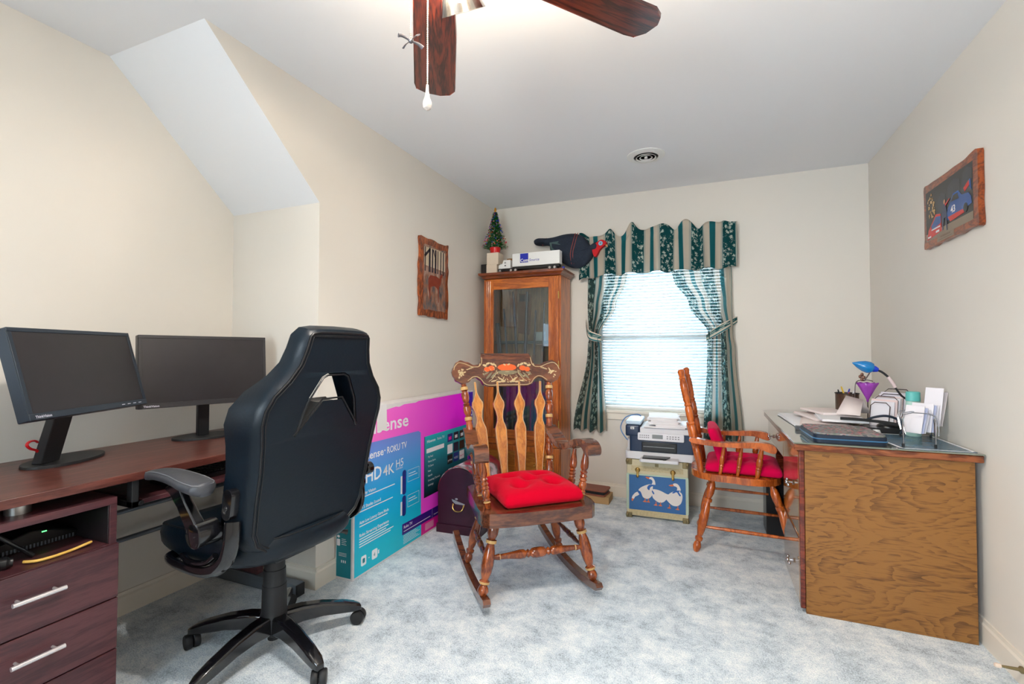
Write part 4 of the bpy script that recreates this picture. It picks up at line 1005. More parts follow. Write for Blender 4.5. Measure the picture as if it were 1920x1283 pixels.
m.prism([(-.046, .018), (.046, -.006), (.044, -.012), (-.02, -.010), (-.04, .004)], 0, .002, 0, frame((0.0, -.003, .20), (1, 0, 0), (0, 0, 1))); m.ell((-.012, -.006, .222), (.010, .003, .007), 10, 6); m.build('handle_plate', mat('aged_silver', S(170, 165, 175), .4, metal=.4), tk)
m = MB(); m.tube([(-.036, -.006, .186), (-.034, -.016, .166), (-.018, -.02, .152), (.006, -.02, .149), (.030, -.018, .158), (.038, -.006, .180)], .0038, 8, 0, 5); m.build('bail_handle', BRASS, tk)
for s_ in (-1, 1): m = MB(); m.ell((s_ * .037, -.004, .183), (.007, .004, .009), 10, 6); m.build('handle_boss', BRASS, tk)

# ------------------------------------------------------------ gun cabinet
OAK = wood('cabinet_oak', S(150, 72, 22), S(202, 112, 42), (11, 11, 1.1), .32, 1.1, .3, 1.0, 2.0)
OAKH = wood('cabinet_oak_rail', S(150, 72, 22), S(202, 112, 42), (1.1, 11, 11), .32, 1.1, .3, 1.0, 2.0)
PANEL = wood('pale_inner_panel', S(120, 84, 50), S(168, 124, 80), (6, 6, .8), .5, 1.0, .0, 1.0, 2.0)
gx0, gx1, gy0, gy1 = -1.705, -1.05, 3.49, 3.78
gc = thing('gun_cabinet', 'tall oak gun cabinet with glass door standing in the corner', 'cabinet', ((gx0 + gx1) / 2, gy0, 0))
ox, oy = (gx0 + gx1) / 2, gy0
m = MB()
bb(m, gx0, gx0 + .02, gy0 + .02, gy1, 0, 1.755); bb(m, gx1 - .02, gx1, gy0 + .02, gy1, 0, 1.755); bb(m, gx0 + .02, gx1 - .02, gy1 - .012, gy1, 0, 1.755, 1)
bb(m, gx0 + .02, gx1 - .02, gy0 + .02, gy1 - .012, 1.735, 1.755); bb(m, gx0 + .02, gx1 - .02, gy0 + .02, gy1 - .012, .44, .46); bb(m, gx0 + .02, gx1 - .02, gy0 + .02, gy1 - .012, .0, .06)
bb(m, gx0, gx1, gy0, gy0 + .02, 0, .07)
m.build('carcass', [OAK, PANEL], gc, bevel=.002)
m = MB(); cxs = [(0, 1.755), (.006, 1.757), (.012, 1.768), (.022, 1.776), (.035, 1.782), (.038, 1.80), (0, 1.80)]
for i in range(len(cxs) - 2):
    pass
v_ = []
for o_, z in cxs[:-1]:
    v_ += [(gx0 - o_ * .9 - ox, gy0 - o_ - oy, z), (gx1 + o_ - ox, gy0 - o_ - oy, z), (gx1 + o_ - ox, gy1 - oy, z), (gx0 - o_ * .9 - ox, gy1 - oy, z)]
K = len(cxs) - 1
m.add(v_, [(i * 4 + k, i * 4 + (k + 1) % 4, (i + 1) * 4 + (k + 1) % 4, (i + 1) * 4 + k) for i in range(K - 1) for k in range(4)] + [(3, 2, 1, 0), tuple((K - 1) * 4 + k for k in range(4))])
m.build('cornice', wood('cornice_oak', S(92, 40, 16), S(140, 68, 30), (1.1, 11, 11), .35), gc, smooth=False)
# upper door
dr = MB(); bb(dr, gx0 + .003, gx0 + .088, gy0, gy0 + .019, .465, 1.75); bb(dr, gx1 - .095, gx1 - .012, gy0, gy0 + .019, .465, 1.75)
door = dr.build('glass_door', OAK, gc, bevel=.003)
for q in ((1.665, 1.75), (.465, .535)): dr = MB(); bb(dr, gx0 + .088, gx1 - .095, gy0, gy0 + .019, q[0], q[1]); dr.build('door_rail', OAKH, door, bevel=.002)
m = MB()
for x in (gx0 + .03, gx0 + .045, gx0 + .06, gx1 - .066, gx1 - .052, gx1 - .038): m.cyl((x - ox, -.0005, .48), (x - ox, -.0005, 1.735), .0045, 8)
m.build('reeding', OAK, door)
m = MB(); bb(m, gx0 + .08, gx1 - .088, gy0 + .008, gy0 + .011, .53, 1.672); m.build('door_glass', thin_glass('cabinet_glass', (.80, .88, .92, 1), .05, .0), door, smooth=False)
MB().lathe([(0, .009), (.004, .011), (.008, .006), (.016, .008), (.02, .004)], (gx0 + .048 - ox, 0, 1.055), (gx0 + .048 - ox, -1, 1.055), 12, 0, False).build('lock', BLACKM, door)
for z in (1.60, 1.06, .60): m = MB(); m.cyl((gx1 - .012 - ox, -.004, z - .028), (gx1 - .012 - ox, -.004, z + .028), .005, 8); m.build('hinge', BRASS, door)
# lower doors
m = MB(); bb(m, gx0 + .003, gx1 - .003, gy0 + .002, gy0 + .019, .415, .462); m.build('middle_rail', OAKH, gc, bevel=.004)
for k in range(2):
    a = gx0 + .004 + k * .3245; d = MB(); bb(d, a, a + .322, gy0, gy0 + .018, .075, .412); dd = d.build('lower_door', OAK, gc, bevel=.003)
    m = MB(); bb(m, a + .045, a + .277, gy0 - .004, gy0, .12, .37); m.build('raised_panel', wood('raised_panel_oak', S(140, 80, 26), S(176, 112, 44), (1.1, 8, 8), .3) if 'raised_panel_oak' not in bpy.data.materials else bpy.data.materials['raised_panel_oak'], dd, bevel=.003)
    m = MB(); c = a + .161 - ox
    for j in range(16):
        aa = j * .8; rr = .008 + .0027 * j
        m.ell((c + rr * 1.1 * math.cos(aa), -.007, .27 + rr * .5 * math.sin(aa)), (.008, .004, .006), 8, 5)
    m.tube([(c - .03, -.006, .275), (c - .02, -.018, .262), (c, -.022, .256), (c + .02, -.018, .262), (c + .03, -.006, .275)], .003, 8, 0, 4); m.build('floral_pull', BRASS, dd)
m = MB(); bb(m, gx0 + .025, gx1 - .025, gy1 - .13, gy1 - .013, 1.225, 1.25); rackz = m.build('barrel_rack', mat('green_felt', S(40, 66, 66), .9), gc, bevel=.004)
m = MB(); bb(m, gx0 + .022, gx1 - .022, gy0 + .03, gy1 - .014, .461, .50); m.build('butt_rack', OAKH, gc, bevel=.004)
# firearms: seven long guns, each unlike the next
STK = wood('gunstock_walnut', S(52, 24, 14), S(110, 58, 36), (8, 8, 2), .4)
GUNM = mat('blued_steel', S(52, 62, 70), .3, metal=.5)
guns = [(-1.625, 1.40, .010, 0, 'short double barrel shotgun at the left end of the cabinet'), (-1.555, 1.52, .009, 1, 'long gun second from the left in the cabinet'), (-1.470, 1.66, .011, 1, 'tallest dark barrelled gun, third from the left in the cabinet'), (-1.385, 1.655, .014, 0, 'thick barrelled upright gun in the middle of the cabinet'),
        (-1.31, 1.50, .009, 1, 'slim barrelled gun just right of the middle of the cabinet'), (-1.235, 1.56, .009, 0, 'long gun near the right side of the cabinet'), (-1.155, 1.38, .010, 1, 'shorter gun at the right end of the cabinet')]
for i, (gx, zt, rr, sc, lab) in enumerate(guns):
    g = thing('rifle', lab, 'rifle', (gx, gy1 - .145, .501), 0, None)
    tz = zt - .501; lean = .035 if i < 3 else -.01
    top = Vector((-lean * .9, .0, tz)); bt = Vector((lean * .6, -.02, .45))
    b1 = MB(); b1.tube([bt, top], lambda t: rr * (1.1 - .25 * t), 10); 
    if i == 0: b1.tube([bt + Vector((.02, 0, 0)), top + Vector((.018, 0, 0))], rr * .9, 10)
    b1.build('barrel', GUNM, g)
    MB().tube([bt + (top - bt) * -.02, bt + (top - bt) * .34], lambda t: .017 - .004 * t, 10, 0, 0, flat=.8).build('fore_end', STK, g)
    m = MB(); loft_rect(m, [(bt + Vector((.002, -.0, -.14)), (1, 0, 0), (0, 1, 0), .014, .021), (bt + Vector((0, 0, .01)), (1, 0, 0), (0, 1, 0), .014, .019)]); m.build('receiver', GUNM, g, bevel=.004)
    m = MB(); o_ = Vector((lean * .6 + .004, -.02, 0)); loft_rect(m, [((o_.x + .004, -.055, .0), (1, 0, 0), (0, 1, 0), .019, .058), ((o_.x + .003, -.045, .10), (1, 0, 0), (0, 1, 0), .018, .05), ((o_.x, -.025, .24), (1, 0, 0), (0, 1, 0), .014, .024), ((o_.x, -.02, .325), (1, 0, 0), (0, 1, 0), .013, .020)], 0, .6); m.build('stock', STK, g, bevel=.006)
sl = thing('gun_case', 'brown leather gun case hanging at the back of the cabinet', 'gun case', (-1.445, gy1 - .018, 1.30))
MB().prism([(-.06, .02), (.045, .0), (.055, .06), (.06, .35), (-.055, .36), (-.062, .2)], 0, .006, 0, frame((0, 0, 0), (1, 0, 0), (0, 0, 1))).build('leather_sleeve', mat('brown_leather', S(112, 62, 26), .5, var=.2, vscale=10), sl, bevel=.002)
MB().box(-.045, .045, -.008, -.002, .29, .345).build('dark_flap', BLACKM, sl)
cdm = MB().box(-.05, .05, -.001, .001, 0, .075); c_ = cdm.build('photo_card', mat('photo_card', S(176, 184, 176), .5, var=.5, vscale=18), None, loc=(-1.30, gy1 - .05, 1.2505)); tag(c_, 'small photo card propped on the rack inside the cabinet', 'photo card')

# things on top of the gun cabinet (top at z = 1.80)
ZT = 1.80
def cube_thing(name, x0, x1, y0, y1, z0, z1, m, label, cat, bevel=.002, group=None):
    cx, cy = (x0 + x1) / 2, (y0 + y1) / 2
    o = MB().box(x0 - cx, x1 - cx, y0 - cy, y1 - cy, 0, z1 - z0).build(name, m, None, bevel=bevel, loc=(cx, cy, z0)); return tag(o, label, cat, group)
CREAMB = mat('cream_cardboard', S(226, 208, 186), .6)
cube_thing('speaker_box', -1.765, -1.715, 3.56, 3.66, ZT, ZT + .095, BLACKP, 'small black box at the wall end of the cabinet top', 'box')
cube_thing('gift_box', -1.708, -1.612, 3.545, 3.66, ZT, ZT + .085, CREAMB, 'lower cream box of the stack under the little tree', 'box')
cube_thing('gift_box', -1.706, -1.600, 3.548, 3.66, ZT + .0855, ZT + .185, CREAMB, 'upper cream box directly under the little tree', 'box')
cube_thing('clear_case', -1.595, -1.555, 3.57, 3.65, ZT, ZT + .09, mat('clear_plastic_case', S(190, 196, 196), .2), 'small clear plastic case beside the cream boxes', 'case')
tr = thing('christmas_tree', 'miniature decorated christmas tree in a red pot on cream boxes', 'christmas tree', (-1.652, 3.60, ZT + .186))
MB().lathe([(0, .038), (.01, .040), (.045, .047), (.05, .044)], (0, 0, 0), (0, 0, 1), 20, 0, False).build('pot', mat('red_foil', S(216, 22, 26), .3), tr)
MB().cyl((0, 0, .04), (0, 0, .32), .004, 6).build('trunk', BLACKM, tr)
m = MB(); rnd = random.Random(3); Ht = .30
for i in range(2600):
    t = rnd.random() ** 1.4; z = .052 + t * Ht; R = (.098 * (1 - t) + .004) * (1 + .10 * math.sin(t * 42)); a = rnd.uniform(0, 2 * PI)
    r0 = R * rnd.uniform(.3, .9); d = Vector((math.cos(a), math.sin(a), rnd.uniform(-.5, .15))).normalized(); p = Vector((math.cos(a) * r0, math.sin(a) * r0, z)); L = .020 + .006 * rnd.random(); s2 = d.cross(Vector((0, 0, 1))).normalized() * .0055
    m.add([p - s2, p + s2, p + d * L], [(0, 1, 2)], 0)
m.build('needles', mat('tree_green', S(34, 138, 54), .6, var=.4, vscale=40), tr, smooth=False)
m = MB()
for i in range(190):
    t = rnd.random() ** 1.3; z = .055 + t * Ht; R = (.104 * (1 - t) + .006); a = rnd.uniform(0, 2 * PI); m.ell((R * math.cos(a), R * math.sin(a), z), rnd.uniform(.0030, .0055), 6, 4, rnd.choice((0, 1, 1, 1, 2, 3)))
m.build('ornaments', [mat('red_bauble', S(206, 24, 40), .2), mat('blue_bauble', S(36, 60, 190), .2), mat('gold_bauble', S(214, 160, 60), .25, metal=.6), mat('pink_bauble', S(230, 130, 160), .2)], tr)
MB().ell((0, 0, .052 + Ht + .018), (.011, .008, .022), 8, 6).build('gold_topper', mat('gold_topper', S(190, 130, 30), .3, metal=.5), tr)
# toy lorry
tt = thing('toy_truck', 'white and black toy tractor trailer with blue logo on the cabinet', 'toy truck', (-1.30, 3.53, ZT), -1)
m = MB(); m.box(-.155, .245, -.032, .032, .045, .150); m.build('trailer_box', WHITE, tt, bevel=.002)
m = MB(); m.box(-.155, .24, -.028, .028, .022, .044); m.box(-.285, -.12, -.028, .028, .018, .036); m.build('chassis', BLACKP, tt, bevel=.002)
m = MB(); m.prism([(-.278, .036), (-.172, .036), (-.172, .105), (-.235, .105), (-.245, .072), (-.278, .066)], -.03, .03, 0, Matrix(((1, 0, 0, 0), (0, 0, 1, 0), (0, 1, 0, 0), (0, 0, 0, 1)))); m.build('cab', WHITE, tt, bevel=.003)
for x in (-.262, -.165, -.125, .165, .205):
    m = MB(); m.cyl((x, -.034, .018), (x, -.020, .018), .018, 18); m.cyl((x, .020, .018), (x, .034, .018), .018, 18); w_ = m.build('wheel', BLACKM, tt); m = MB(); m.cyl((x, -.0355, .018), (x, -.033, .018), .010, 12); m.build('hub', CHROME, w_)
M = frame((0, -.0326, 0), (1, 0, 0), (0, 0, 1)); m = MB(); m.rect(-.085, -.015, .072, .145, .0004, 0, M); m.text('Com', .036, -.083, .078, .001, 1, M, bold=.0008, width=.066); m.text('Source', .030, -.008, .080, .001, 0, M, width=.085, shear=.1)
m.rect(-.083, -.018, .068, .072, .001, 1, M)
m.text('33', .018, -.225, .075, .0035, 2, M, bold=.0004); m.rect(-.222, -.208, .055, .062, .0035, 2, M)
m.build('printed_logo', [mat('logo_blue', S(24, 40, 168), .4), WHITE, BLACKP], tt, smooth=False)
cube_thing('cardboard_box', -1.545, -1.44, 3.60, 3.70, ZT, ZT + .135, mat('kraft_cardboard', S(150, 104, 58), .7), 'small brown cardboard box behind the toy truck cab', 'box')
cube_thing('glass_marble', -1.04, -1.02, 3.50, 3.52, ZT, ZT + .02, mat('blue_plastic', S(30, 60, 190), .3), 'tiny blue trinket at the front right corner of the cabinet top', 'trinket', .006)

# turkey
tu = thing('turkey_figure', 'dark navy stuffed turkey with red head hanging by the valance', 'stuffed turkey', (-1.05, 3.735, 1.85))
DEN = mat('navy_denim', S(30, 40, 56), .9, var=.3, vscale=60, bump=.3, bscale=160); 
pts = [(-.27, .262), (-.30, .245), (-.29, .212), (-.235, .198), (-.165, .192), (-.15, .14), (-.105, .085), (-.02, .02), (.05, -.01), (.12, -.005), (.185, .05), (.215, .10), (.255, .125), (.262, .165), (.235, .19), (.215, .165), (.185, .165), (.14, .23), (.07, .272), (-.02, .278), (-.12, .262), (-.18, .258), (-.23, .262)]
P = catmull([(a, b_, 0) for a, b_ in pts], 4, True); n = len(P); cen = Vector((.02, .14, 0)); m = MB(); v_ = []; lv = [(1.0, 0), (.97, .018), (.88, .034), (.70, .048), (.45, .056), (.2, .060)]
for sgn in (1, -1):
    for k, h_ in lv:
        for p in P: 
            q = cen.copy(); # pull towards a spine so the thin tail stays thin
            sx = min(max(p.x, -.22), .20); sp = Vector((sx * .85, interp([(-.3, .23), (-.15, .215), (0, .14), (.12, .12), (.22, .145)], sx), 0))
            w = (p - sp); r = min(1, w.length / .10); q = sp + w * k
            v_.append((q.x, -sgn * h_ * (.35 + .65 * r), q.y))
L_ = len(lv)
for s_i in range(2):
    o_ = s_i * L_ * n
    fs = [(o_ + i * n + k, o_ + i * n + (k + 1) % n, o_ + (i + 1) * n + (k + 1) % n, o_ + (i + 1) * n + k) for i in range(L_ - 1) for k in range(n)] + [tuple(o_ + (L_ - 1) * n + k for k in range(n))]
    m.f += fs if s_i == 0 else [tuple(reversed(q)) for q in fs]; m.m += [0] * len(fs)
m.v = [Vector(p) for p in v_]
m.build('body', DEN, tu, angle=70)
GRN = mat('green_patch', S(70, 92, 92), .9, bump=.2, bscale=100); OR_ = mat('rust_stitching', S(140, 60, 52), .8); REDH = mat('red_felt', S(190, 24, 32), .9)
m = MB(); m.prism([(-.15, .228), (-.13, .13), (-.05, .10), (.01, .13), (.0, .20), (-.06, .235)], 0, .008, 0, frame((0, -.046, -.02), (1, 0, 0), (0, 0, 1))); m.build('wing_patch', GRN, tu, bevel=.004)
for k, x in enumerate((-.215, .035, .055)):
    m = MB(); m.tube([(x + .03, -.03 if k else -.02, .272 if k else .256), (x + .015, -.058 if k else -.032, .19 if k else .23), (x - .005, -.06 if k else -.03, .10 if k else .21), (x + .0, -.04, .02) if k else (x, -.02, .197)], .0028, 6, 0, 5); m.build('stitched_band', OR_, tu)
m = MB(); hp = [(.215, .075), (.205, .125), (.225, .165), (.262, .192), (.285, .196), (.300, .19), (.315, .178), (.312, .160), (.285, .140), (.262, .118), (.245, .085), (.23, .068)]
P = catmull([(a, b_, 0) for a, b_ in hp], 3, True); m.prism([(p.x, p.y) for p in P], -.022, .022, 0, frame((0, -.02, 0), (1, 0, 0), (0, 0, 1))); hd = m.build('head', REDH, tu, bevel=.008, seg=3)
m = MB(); m.lathe([(0, .018), (.006, .016), (.008, 0.004)], (.272, -.042, .168), (.272, -1, .168), 18, 0, False); ey = m.build('eye', mat('pale_blue_eye', S(120, 176, 206), .4), hd)
m = MB(); m.lathe([(0, .008), (.003, .006)], (.272, -.050, .168), (.272, -1, .168), 12, 0, False); m.build('pupil', DKMET, ey)
m = MB(); m.lathe([(0, .009), (.5, .006), (1, .001)], (.305, -.02, .165), (.325, -.022, .138), 10); m.build('beak', mat('ochre_beak', S(206, 140, 76), .6), hd)
# ------------------------------------------------------------ goose trunk and printer
gt = thing('goose_trunk', 'cream tin trunk with white geese on blue, under the printer', 'trunk', (-.332, 3.405, 0), 2)
CRM = mat('cream_tin', S(206, 196, 164), .45, var=.08, vscale=30); GOOB = mat('goose_blue', S(52, 104, 160), .5, var=.08, vscale=90); GW = mat('goose_white', S(226, 218, 212), .6); GO = mat('goose_orange', S(216, 112, 62), .5); RIB = mat('ribbon_blue', S(40, 96, 170), .5)
BRSD = mat('dull_brass', S(140, 126, 92), .4, metal=.7); PALE = mat('pale_green_metal', S(190, 206, 186), .35, metal=.3)
w, d, h = .405, .37, .405
MB().box(-w / 2, w / 2, 0, d, .015, .302).build('body', CRM, gt, bevel=.003)
MB().box(-w / 2, w / 2, 0, d, .306, h).build('lid', CRM, gt, bevel=.004)
FR = frame((-w / 2, -.0005, 0), (1, 0, 0), (0, 0, 1))
def gp(cx, cy): return ((cx - 240) * w / 610.0, .405 - (cy - 598) * .405 / 612.0)
m = MB(); m.rect(.016, w - .016, .058, .300, .0002, 0, FR)
def gpoly(pts, mi, z):
    P = catmull([gp(a, b_) + (0,) for a, b_ in pts], 3, True); m.poly([(p.x, p.y) for p in P], mi, FR @ Matrix.Translation((0, 0, z)))
gpoly([(360, 915), (380, 890), (420, 865), (470, 845), (500, 850), (505, 880), (500, 930), (495, 960), (470, 990), (440, 1000), (405, 985), (390, 950), (375, 930)], 1, .0005)   # first goose body
gpoly([(470, 775), (495, 768), (515, 785), (528, 815), (530, 845), (515, 855), (490, 850), (500, 830), (500, 805), (485, 792), (468, 790)], 1, .0006)
gpoly([(430, 775), (450, 770), (468, 774), (468, 790), (450, 788)], 2, .0007)
gpoly([(292, 1005), (300, 980), (330, 945), (360, 935), (372, 955), (350, 975), (325, 990), (315, 1010), (300, 1020)], 1, .0005)
gpoly([(290, 1008), (302, 1012), (312, 1012), (302, 1034), (290, 1036)], 2, .0007)
gpoly([(500, 900), (540, 892), (590, 905), (650, 930), (700, 925), (690, 950), (640, 985), (610, 1015), (570, 1025), (530, 1005), (500, 970)], 1, .0006)
gpoly([(660, 930), (700, 900), (745, 890), (785, 905), (795, 950), (780, 1010), (745, 1040), (700, 1040), (660, 1010), (635, 970)], 1, .0007)
gpoly([(705, 818), (730, 810), (755, 822), (772, 850), (778, 880), (760, 900), (740, 890), (745, 860), (735, 845), (710, 838)], 1, .0008)
gpoly([(662, 838), (685, 828), (706, 824), (708, 842), (685, 845)], 2, .0009)
for q in ([(448, 880), (470, 850), (520, 845), (538, 850), (500, 862), (478, 880), (470, 905), (455, 900)], [(695, 910), (730, 885), (778, 880), (760, 895), (780, 930), (765, 935), (740, 900), (710, 915)], [(500, 905), (520, 935), (510, 945), (495, 920)], [(352, 935), (375, 925), (390, 955), (380, 985), (368, 960)]): gpoly(q, 3, .0010)
for (a, b_) in ((425, 1000), (460, 1000), (535, 1025), (580, 1025), (668, 1040), (748, 1045)):
    gpoly([(a - 3, b_ - 5), (a + 4, b_ - 5), (a + 6, b_ + 18), (a + 16, b_ + 34), (a - 22, b_ + 32), (a - 2, b_ + 16)], 2, .0011)
m.build('goose_picture', [GOOB, GW, GO, RIB], gt, smooth=False)
FLB = mat('floral_border_print', S(196, 180, 140), .5, var=.35, vscale=70)
m = MB(); m.rect(.016, w - .016, .020, .057, .0002, 0, FR); m.build('floral_border', FLB, gt, smooth=False)
m = MB(); m.rect(.03, w - .03, .328, .364, .0002, 0, FR); m.build('floral_border', FLB, gt, smooth=False)
m = MB()
for x in (0, w): m.box(x - .006 + (.006 if x == 0 else -.006) - .003, x + .006 + (.006 if x == 0 else -.006) + .003, -.003, .003, .06, .30, 0, Matrix.Translation((-w / 2, 0, 0)))
m.box(-w / 2, w / 2, -.003, .002, .298, .308); m.build('metal_edging', PALE, gt, bevel=.001)
for (x, z) in ((-1, 0), (1, 0), (-1, 1), (1, 1)):
    m = MB(); xx = x * (w / 2 - .016)
    m.box(xx - .02, xx + .02, -.007, .02, (0 if z == 0 else h - .036), (.036 if z == 0 else h + .004)); m.ell((xx + x * .012, -.003, .016 if z == 0 else h - .012), (.012, .010, .016), 10, 6); m.build('corner_cap', BRSD, gt, bevel=.004)
for x in (-.128, .105):
    m = MB(); m.lathe([(0, .016), (.004, .018), (.010, .012)], (x, -.002, .335), (x, -1, .335), 16, 0, False); m.box(x - .008, x + .008, -.014, -.002, .29, .345); m.ell((x, -.008, .295), (.010, .008, .014), 10, 6); m.build('latch', BRASS, gt, bevel=.002)
m = MB(); m.box(-.012, .012, -.006, 0, .365, .385); m.ell((0, -.006, .375), (.006, .004, .006), 8, 5); m.build('lock_plate', BRSD, gt)

pr = thing('printer', 'navy and white all in one printer on the goose trunk', 'printer', (-.315, 3.385, .410), 2)
NVY = mat('printer_navy', S(18, 42, 74), .3, coat=.3); PWH = mat('printer_white', S(222, 222, 226), .4)
m = MB(); m.prism(rounded(.46, .34, .03, 4, 0, .19), 0, .052); m.box(-.22, .22, .10, .35, .05, .13); m.build('lower_housing', PWH, pr, bevel=.004)
m = MB(); m.box(-.20, .225, .03, .33, .042, .20); m.box(-.228, -.13, .025, .33, .155, .235)
m.build('navy_housing', NVY, pr, bevel=.012, seg=4)
m = MB(); m.box(-.228, -.12, .028, .33, .236, .262); m.build('side_cover', mat('pale_blue_cover', S(186, 208, 226), .35), pr, bevel=.01, seg=3)
m = MB(); m.box(-.128, .228, .02, .33, .182, .222); m.build('scanner_lid', PWH, pr, bevel=.006)
m = MB(); m.prism(rounded(.305, .052, .008, 3, .010, 0), 0, .012, 0, frame((0, .026, .158), (1, 0, 0), (0, .25, .97))); cp = m.build('control_panel', mat('silver_panel', S(206, 206, 212), .35), pr, bevel=.002)
m = MB(); MP = frame((0, .026, .158), (1, 0, 0), (0, .25, .97)); m.rect(-.045, .025, -.012, .016, .0125, 0, MP)
for i in range(5):
    for j in range(2): m.rect(-.13 + i * .014, -.122 + i * .014, -.010 + j * .014, -.004 + j * .014, .0125, 1, MP); m.rect(.05 + i * .018, .06 + i * .018, -.010 + j * .014, -.004 + j * .014, .0125, 1, MP)
m.build('display_and_buttons', [mat('lcd_grey', S(90, 100, 104), .3), INK], cp, smooth=False)
m = MB(); m.box(-.115, .115, .010, .032, .060, .122); m.build('output_slot', BLACKP, pr, bevel=.004)
m = MB(); m.box(-.105, .10, .006, .0095, .092, .094); m.build('roller_bar', STEEL, pr)
m = MB(); m.prism([(-.115, -.075), (.125, -.075), (.13, -.06), (.12, .05), (-.115, .05), (-.125, -.06)], .0, .022); m.build('paper_tray', PWH, pr, bevel=.005)
m = MB(); m.prism([(-.105, -.062), (.02, -.062), (.035, -.072), (.05, -.062), (.08, .045), (-.105, .045)], .0225, .030); m.build('tray_insert', BLACKP, pr, bevel=.002)
m = MB(); MP = frame((0, .0235, 0), (1, 0, 0), (0, 0, 1)); m.prism(rounded(.026, .016, .003, 3, -.180, .213), 0, .001, 0, MP); m.text('hp', .014, -.188, .209, .0014, 1, MP, bold=.0003, shear=.2); m.build('badge', [WHITE, NVY], pr)
tag(MB().tube([(-.505, 3.50, .50), (-.56, 3.52, .53), (-.60, 3.54, .60), (-.565, 3.55, .675), (-.49, 3.56, .700), (-.455, 3.55, .692)], .0042, 8, 0, 8).build('printer_cable', mat('blue_cable', S(66, 120, 176), .4)), 'blue cable arching over the left side of the printer', 'cable')
rnd = random.Random(11)
z = .6345
for i in range(7):
    th = (.010, .012, .008, .012, .010, .012, .008)[i]; ww = .20 if i else .27
    dx = rnd.uniform(-.012, .012) + (.035 if i == 1 else 0); a = rnd.uniform(-7, 7)
    m = MB(); m.box(-ww / 2, ww / 2, -.13, .13, 0, th)
    if i == 0:
        for k in range(8): m.add([(ww / 2 - .01, -.12 + k * .03, th * .5), (ww / 2 + .03 + .006 * (k % 3), -.13 + k * .03, th * (.6 + k * .3)), (ww / 2 + .025, -.10 + k * .03, th * (.4 + k * .3)), (ww / 2 - .01, -.09 + k * .03, th * .3)], [(0, 1, 2, 3)])
    o = m.build('paper_stack', PAPER, None, bevel=.002, loc=(-.285 + dx, 3.52, z)); o.rotation_euler = (0, 0, math.radians(a + 2)); z += th + .0003
    tag(o, ('loose wide paper pile, bottommost on the printer', 'second paper pile up on the printer, slid to the right', 'third paper pile from the bottom on the printer', 'middle paper pile of the heap on the printer', 'third paper pile from the top on the printer', 'second paper pile from the top on the printer', 'topmost white paper pile on the printer')[i], 'papers', 'paper piles on the printer')

# ------------------------------------------------------------ case and book on the floor
bk_ = cube_thing('flat_box', -.955, -.70, 3.60, 3.76, 0, .055, mat('tan_cardboard', S(186, 150, 104), .7), 'flat tan box on the carpet behind the rocking chair', 'box', .003)
lc = thing('leather_case', 'brown leather folder lying on the flat tan box', 'folder', (-.84, 3.675, .0555), -6)
MB().prism(rounded(.24, .15, .02, 4), 0, .012).build('lower_cover', mat('saddle_leather', S(138, 78, 58), .5, var=.1, vscale=20), lc, bevel=.003)
MB().prism(rounded(.225, .135, .01, 4), .0122, .034).build('dark_contents', BLACKM, lc, bevel=.002)
m = MB(); m.prism(rounded(.245, .155, .02, 4), .0345, .046); m.box(-.125, -.118, -.06, .06, .01, .04); m.build('upper_cover', bpy.data.materials['saddle_leather'], lc, bevel=.004)

# ------------------------------------------------------------ right desk
VEN = wood('desk_end_veneer', S(126, 80, 32), S(174, 118, 56), (1.3, 1, 5.0), .42, 2.2, .15, .7, 1.1)
def veneer():
    m, nt, b = new_mat('cathedral_veneer'); tc = nt.nodes.new('ShaderNodeTexCoord'); mp = nt.nodes.new('ShaderNodeMapping'); mp.inputs['Scale'].default_value = (.75, 1, 2.1); mp.inputs['Location'].default_value = (.3, 0, .15); nt.links.new(tc.outputs['Object'], mp.inputs[0])
    n = nt.nodes.new('ShaderNodeTexNoise'); n.inputs['Scale'].default_value = 1.7; n.inputs['Detail'].default_value = 7; n.inputs['Roughness'].default_value = .42; n.inputs['Distortion'].default_value = .25; nt.links.new(mp.outputs[0], n.inputs['Vector'])
    k = nt.nodes.new('ShaderNodeMath'); k.operation = 'MULTIPLY'; k.inputs[1].default_value = 30; nt.links.new(n.outputs['Fac'], k.inputs[0])
    f = nt.nodes.new('ShaderNodeMath'); f.operation = 'FRACT'; nt.links.new(k.outputs[0], f.inputs[0])
    mp2 = nt.nodes.new('ShaderNodeMapping'); mp2.inputs['Scale'].default_value = (5, 5, 55); nt.links.new(tc.outputs['Object'], mp2.inputs[0])
    n2 = nt.nodes.new('ShaderNodeTexNoise'); n2.inputs['Scale'].default_value = 3; n2.inputs['Detail'].default_value = 5; nt.links.new(mp2.outputs[0], n2.inputs['Vector'])
    n3 = nt.nodes.new('ShaderNodeTexNoise'); n3.inputs['Scale'].default_value = 2.6; n3.inputs['Detail'].default_value = 3; nt.links.new(mp.outputs[0], n3.inputs['Vector'])
    a = nt.nodes.new('ShaderNodeMath'); a.operation = 'MULTIPLY_ADD'; a.inputs[1].default_value = .34; nt.links.new(f.outputs[0], a.inputs[0]); nt.links.new(n2.outputs['Fac'], a.inputs[2])
    a2 = nt.nodes.new('ShaderNodeMath'); a2.operation = 'MULTIPLY_ADD'; a2.inputs[1].default_value = .6; nt.links.new(n3.outputs['Fac'], a2.inputs[0]); nt.links.new(a.outputs[0], a2.inputs[2])
    r_ = nt.nodes.new('ShaderNodeValToRGB'); e = r_.color_ramp.elements; e[0].position = .62; e[0].color = S(88, 52, 18); e[1].position = 1.0; e[1].color = S(146, 98, 44)
    nt.links.new(a2.outputs[0], r_.inputs[0]); nt.links.new(r_.outputs[0], b.inputs['Base Color']); b.inputs['Roughness'].default_value = .45; b.inputs['Coat Weight'].default_value = .1; return m
VEN = veneer()
